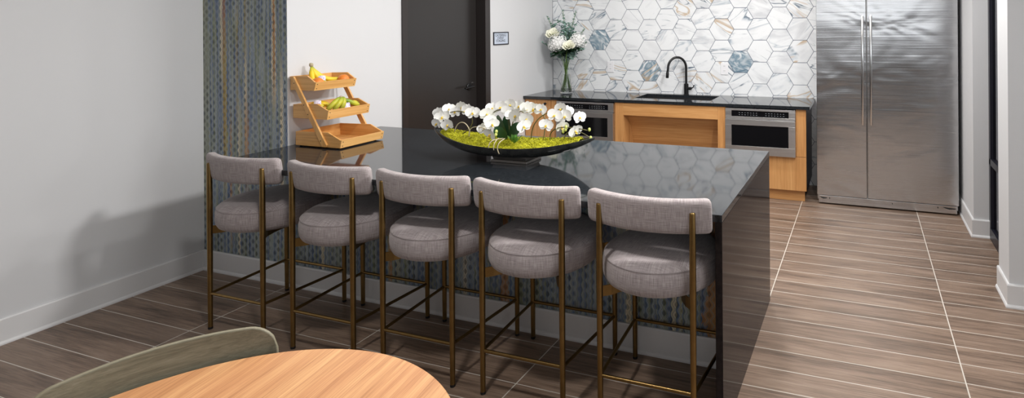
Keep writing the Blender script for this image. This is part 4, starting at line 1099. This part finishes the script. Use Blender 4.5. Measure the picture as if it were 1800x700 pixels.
def flower(name, label, cat, foot_a, head, kind, rad, group=None, leaves=2):
    cv, f0 = stem_curve(foot_a, head); t = thing(name, label, cat, f0, group=group)
    bm = bmesh.new(); tube(bm, [p - f0 for p in cv], 0.0052, 8); fin('stem', bm, M['stem_green'], t, smooth=True)
    c = Vector(head) - f0
    bm = bmesh.new()
    if kind == 'hydrangea':
        florets(bm, c, rad, 130, int(foot_a * 10)); bmesh.ops.create_icosphere(bm, subdivisions=2, radius=rad * 0.82, matrix=Matrix.Translation(c) @ Matrix.Diagonal((1, 1, 0.86, 1)))
        fin('bloom', bm, M['petal'], t, smooth=True)
    else:
        for k in range(16):
            a = k * 2.39996; s = (k + 1) / 16
            tilt = R(92 - 34 * s)
            Mx = Matrix.Translation(c + Vector((0, 0, -rad * 0.5))) @ frame((0.25, -0.75, 0.75)) @ Matrix.Rotation(a, 4, 'Z') @ Matrix.Translation((0, rad * 0.10 + rad * 0.42 * s, 0)) @ Matrix.Rotation(tilt, 4, 'X')
            petal(bm, Mx, rad * (0.95 + 0.25 * s), rad * (0.40 + 0.40 * s), -0.32, 6)
        fin('bloom', bm, M['petal_cream'], t, smooth=True)
    if leaves:
        bm = bmesh.new(); r_ = random.Random(int(foot_a * 100))
        for k in range(leaves):
            p = cv[-3 - k // 3] - f0; an = -0.3 - 2.6 * (k + 0.5) / leaves
            d = Vector((math.cos(an), math.sin(an), -0.25 + r_.uniform(-.25, .2))).normalized(); leaf_disc(bm, p, d, 0.042, 0.135)
        fin('leaves', bm, M['leaf'], t, smooth=True)
flower('hydrangea', 'large white hydrangea at the front left of the glass vase', 'flower', 0.5, (-3.315, 5.66, 1.485), 'hydrangea', 0.112, 'white hydrangeas in the glass vase', 8)
flower('hydrangea', 'white hydrangea at the right of the glass vase, partly behind a cream rose', 'flower', 2.6, (-3.100, 5.74, 1.515), 'hydrangea', 0.098, 'white hydrangeas in the glass vase', 8)
flower('rose', 'cream rose on the upper left of the vase bouquet', 'flower', 4.4, (-3.410, 5.70, 1.615), 'rose', 0.058, 'cream roses in the glass vase', 0)
flower('rose', 'cream rose on the right of the vase bouquet', 'flower', 1.5, (-3.160, 5.63, 1.480), 'rose', 0.055, 'cream roses in the glass vase', 4)
EU = [('eucalyptus sprig reaching left above the drooping sprig', (-3.52, 5.76, 1.62), 2.5), ('eucalyptus sprig at the middle back of the bouquet', (-3.20, 5.86, 1.62), 5.0), ('eucalyptus sprig low on the right edge of the bouquet', (-3.00, 5.74, 1.50), 1.2), ('eucalyptus sprig between the two hydrangeas', (-3.24, 5.70, 1.62), 2.9), ('tallest left eucalyptus sprig leaning over the white wall', (-3.50, 5.74, 1.80), 5.4), ('tall upright eucalyptus sprig in the centre left of the vase', (-3.31, 5.76, 1.87), 3.3),
      ('tall upright eucalyptus sprig in the centre right of the vase', (-3.15, 5.78, 1.86), 0.1), ('low eucalyptus sprig drooping to the left of the vase', (-3.545, 5.70, 1.50), 4.9),
      ('short eucalyptus sprig leaning right over the hydrangea', (-3.05, 5.80, 1.66), 2.0), ('eucalyptus sprig between the rose and the tall sprigs', (-3.26, 5.80, 1.72), 3.9),
      ('leafy eucalyptus sprig filling the back left of the bouquet', (-3.43, 5.80, 1.66), 0.9)]
for lb, head, fa in EU:
    cv, f0 = stem_curve(fa, head); t = thing('eucalyptus_sprig', lb, 'greenery', f0, group='eucalyptus sprigs in the glass vase')
    bm = bmesh.new(); tube(bm, [p - f0 for p in cv], 0.0028, 6); fin('stem', bm, M['stem_green'], t, smooth=True)
    bm = bmesh.new(); r_ = random.Random(int(fa * 100))
    ks = [i / 26 for i in range(27)]
    for i in range(27):
        s = 0.58 + 0.42 * i / 26; x = s * 16; k = min(15, int(x)); p = cv[k].lerp(cv[k + 1], x - k)
        for sg_ in (0, 1):
            a = i * 1.9 + sg_ * PI + r_.uniform(-.3, .3); sz = 0.043 * (1.2 - 0.65 * i / 26)
            d = Vector((math.cos(a), math.sin(a) * 0.7 - 0.1, 0.3 + r_.uniform(-.3, .5))).normalized()
            if p.x + d.x * sz * 2 < -3.59: d.x = abs(d.x)
            leaf_disc(bm, p - f0, d, sz * 0.5, sz * 1.0)
    for k, sd in ((9, 1), (10, -1), (11, 1), (12, -1), (13, 1), (14, -1)):
        p = cv[k]; a = r_.uniform(-0.5, 0.5) + (0 if sd > 0 else PI); tw = Vector((math.cos(a), math.sin(a) * 0.6 - 0.25, 0.55 + r_.uniform(-.5, .3))).normalized()
        if p.x < -3.40 and tw.x < 0: tw.x *= -0.4
        for m_ in range(6):
            pp = p + tw * (0.022 + 0.017 * m_)
            for sg_ in (0, 1):
                dd2 = (tw * 0.5 + Vector((r_.uniform(-1, 1), r_.uniform(-1, 1), r_.uniform(-1, 1)))).normalized()
                if pp.x + dd2.x * 0.05 < -3.592: dd2.x = abs(dd2.x)
                leaf_disc(bm, pp - f0, dd2, 0.016, 0.032)
    fin('leaves', bm, M['euca'], t, smooth=True)

# ------------------------------------------------------------------ round table and chair in the foreground
TC = (-1.317, 0.713); TR = 0.555
tbl = tb('round_table', 'round wood-grain table in the foreground', 'table', (TC[0], TC[1], 0))
bm = bmesh.new(); lathe(bm, [(0, 0.722), (TR - 0.012, 0.722), (TR - 0.004, 0.728), (TR, 0.740), (TR - 0.001, 0.747), (TR - 0.004, 0.750), (0, 0.750)], n=128); fin('tabletop', bm, M['table'], tbl, ang=30)
bm = bmesh.new(); lathe(bm, [(0, 0.70), (0.16, 0.70), (0.16, 0.722), (0, 0.722)], n=40); tube(bm, [(0, 0, 0.012), (0, 0, 0.70)], 0.038, 24); fin('pedestal', bm, M['black'], tbl, ang=40)
bm = bmesh.new(); lathe(bm, [(0, 0), (0.22, 0), (0.22, 0.008), (0.05, 0.016), (0, 0.016)], n=48); fin('base', bm, M['black'], tbl, ang=40)

ch = tb('dining_chair', 'grey-green chair with a curved low backrest tucked in at the round table', 'chair', (-1.62, 0.89, 0))
ch.rotation_euler = (0, 0, math.atan2(-0.484, 0.876) + PI / 2 )
# local frame: -Y points towards the table, +Y to the backrest
bm = bmesh.new()
def arc_panel(bm, rad, th_, a_lim, z0, z1, cy, N=48, zsteps=14, er=0.07):
    """curved shell panel with rounded upper corners, even thickness"""
    G = {}
    hw = rad * a_lim
    for side_, rr_ in ((0, rad - th_ / 2), (1, rad + th_ / 2)):
        for i in range(N + 1):
            a = -a_lim + 2 * a_lim * i / N; s = abs(a) * rad
            cut = 0
            if s > hw - er: cut = er - math.sqrt(max(0, er * er - (s - (hw - er)) ** 2))
            zt_ = z1 - cut * 0.95 - 0.018 * (s / hw) ** 2
            for j in range(zsteps + 1):
                z = z0 + (zt_ - z0) * j / zsteps
                lean = (z - 0.45) * 0.10
                G[side_, i, j] = bm.verts.new((math.sin(a) * rr_, cy + math.cos(a) * rr_ + lean, z))
    fl = []
    for i in range(N):
        for j in range(zsteps):
            for s_ in (0, 1): bm.faces.new((G[s_, i, j], G[s_, i + 1, j], G[s_, i + 1, j + 1], G[s_, i, j + 1])).material_index = 0
        bm.faces.new((G[0, i, zsteps], G[0, i + 1, zsteps], G[1, i + 1, zsteps], G[1, i, zsteps])).material_index = 1
        bm.faces.new((G[0, i, 0], G[0, i + 1, 0], G[1, i + 1, 0], G[1, i, 0])).material_index = 1
    for i in (0, N):
        for j in range(zsteps): bm.faces.new((G[0, i, j], G[0, i, j + 1], G[1, i, j + 1], G[1, i, j])).material_index = 1
arc_panel(bm, 0.80, 0.012, 0.328, 0.50, 0.829, -0.608)
bk = fin('backrest', bm, [M['chair_wood'], M['chair_rim']], ch, ang=40)
md = bk.modifiers.new('soft_edge', 'BEVEL'); md.width = 0.005; md.segments = 3; md.limit_method = 'ANGLE'; md.angle_limit = R(50)
bm = bmesh.new()
pts = [(-0.21, -0.17), (0.21, -0.17), (0.235, -0.10), (0.225, 0.10), (0.16, 0.19), (0, 0.215), (-0.16, 0.19), (-0.225, 0.10), (-0.235, -0.10)]
prism(bm, pts, 0.425, 0.465, 'z', 0.012); fin('seat', bm, M['chair_wood'], ch, ang=40)
for sx_ in (-1, 1):
    for sy_, z1_ in ((-1, 0.43), (1, 0.43)):
        bm = bmesh.new(); tube(bm, [(sx_ * 0.215, sy_ * 0.17 + (0.02 if sy_ > 0 else 0), 0), (sx_ * 0.17, sy_ * 0.13, z1_)], [0.012, 0.018], 14); fin('leg', bm, M['chair_wood'], ch, ang=40)
    bm = bmesh.new(); tube(bm, [(sx_ * 0.13, 0.16, 0.44), (sx_ * 0.13, 0.205, 0.50), (sx_ * 0.13, 0.226, 0.60)], [0.014, 0.012, 0.010], 12); fin('back_upright', bm, M['chair_wood'], ch, ang=40)
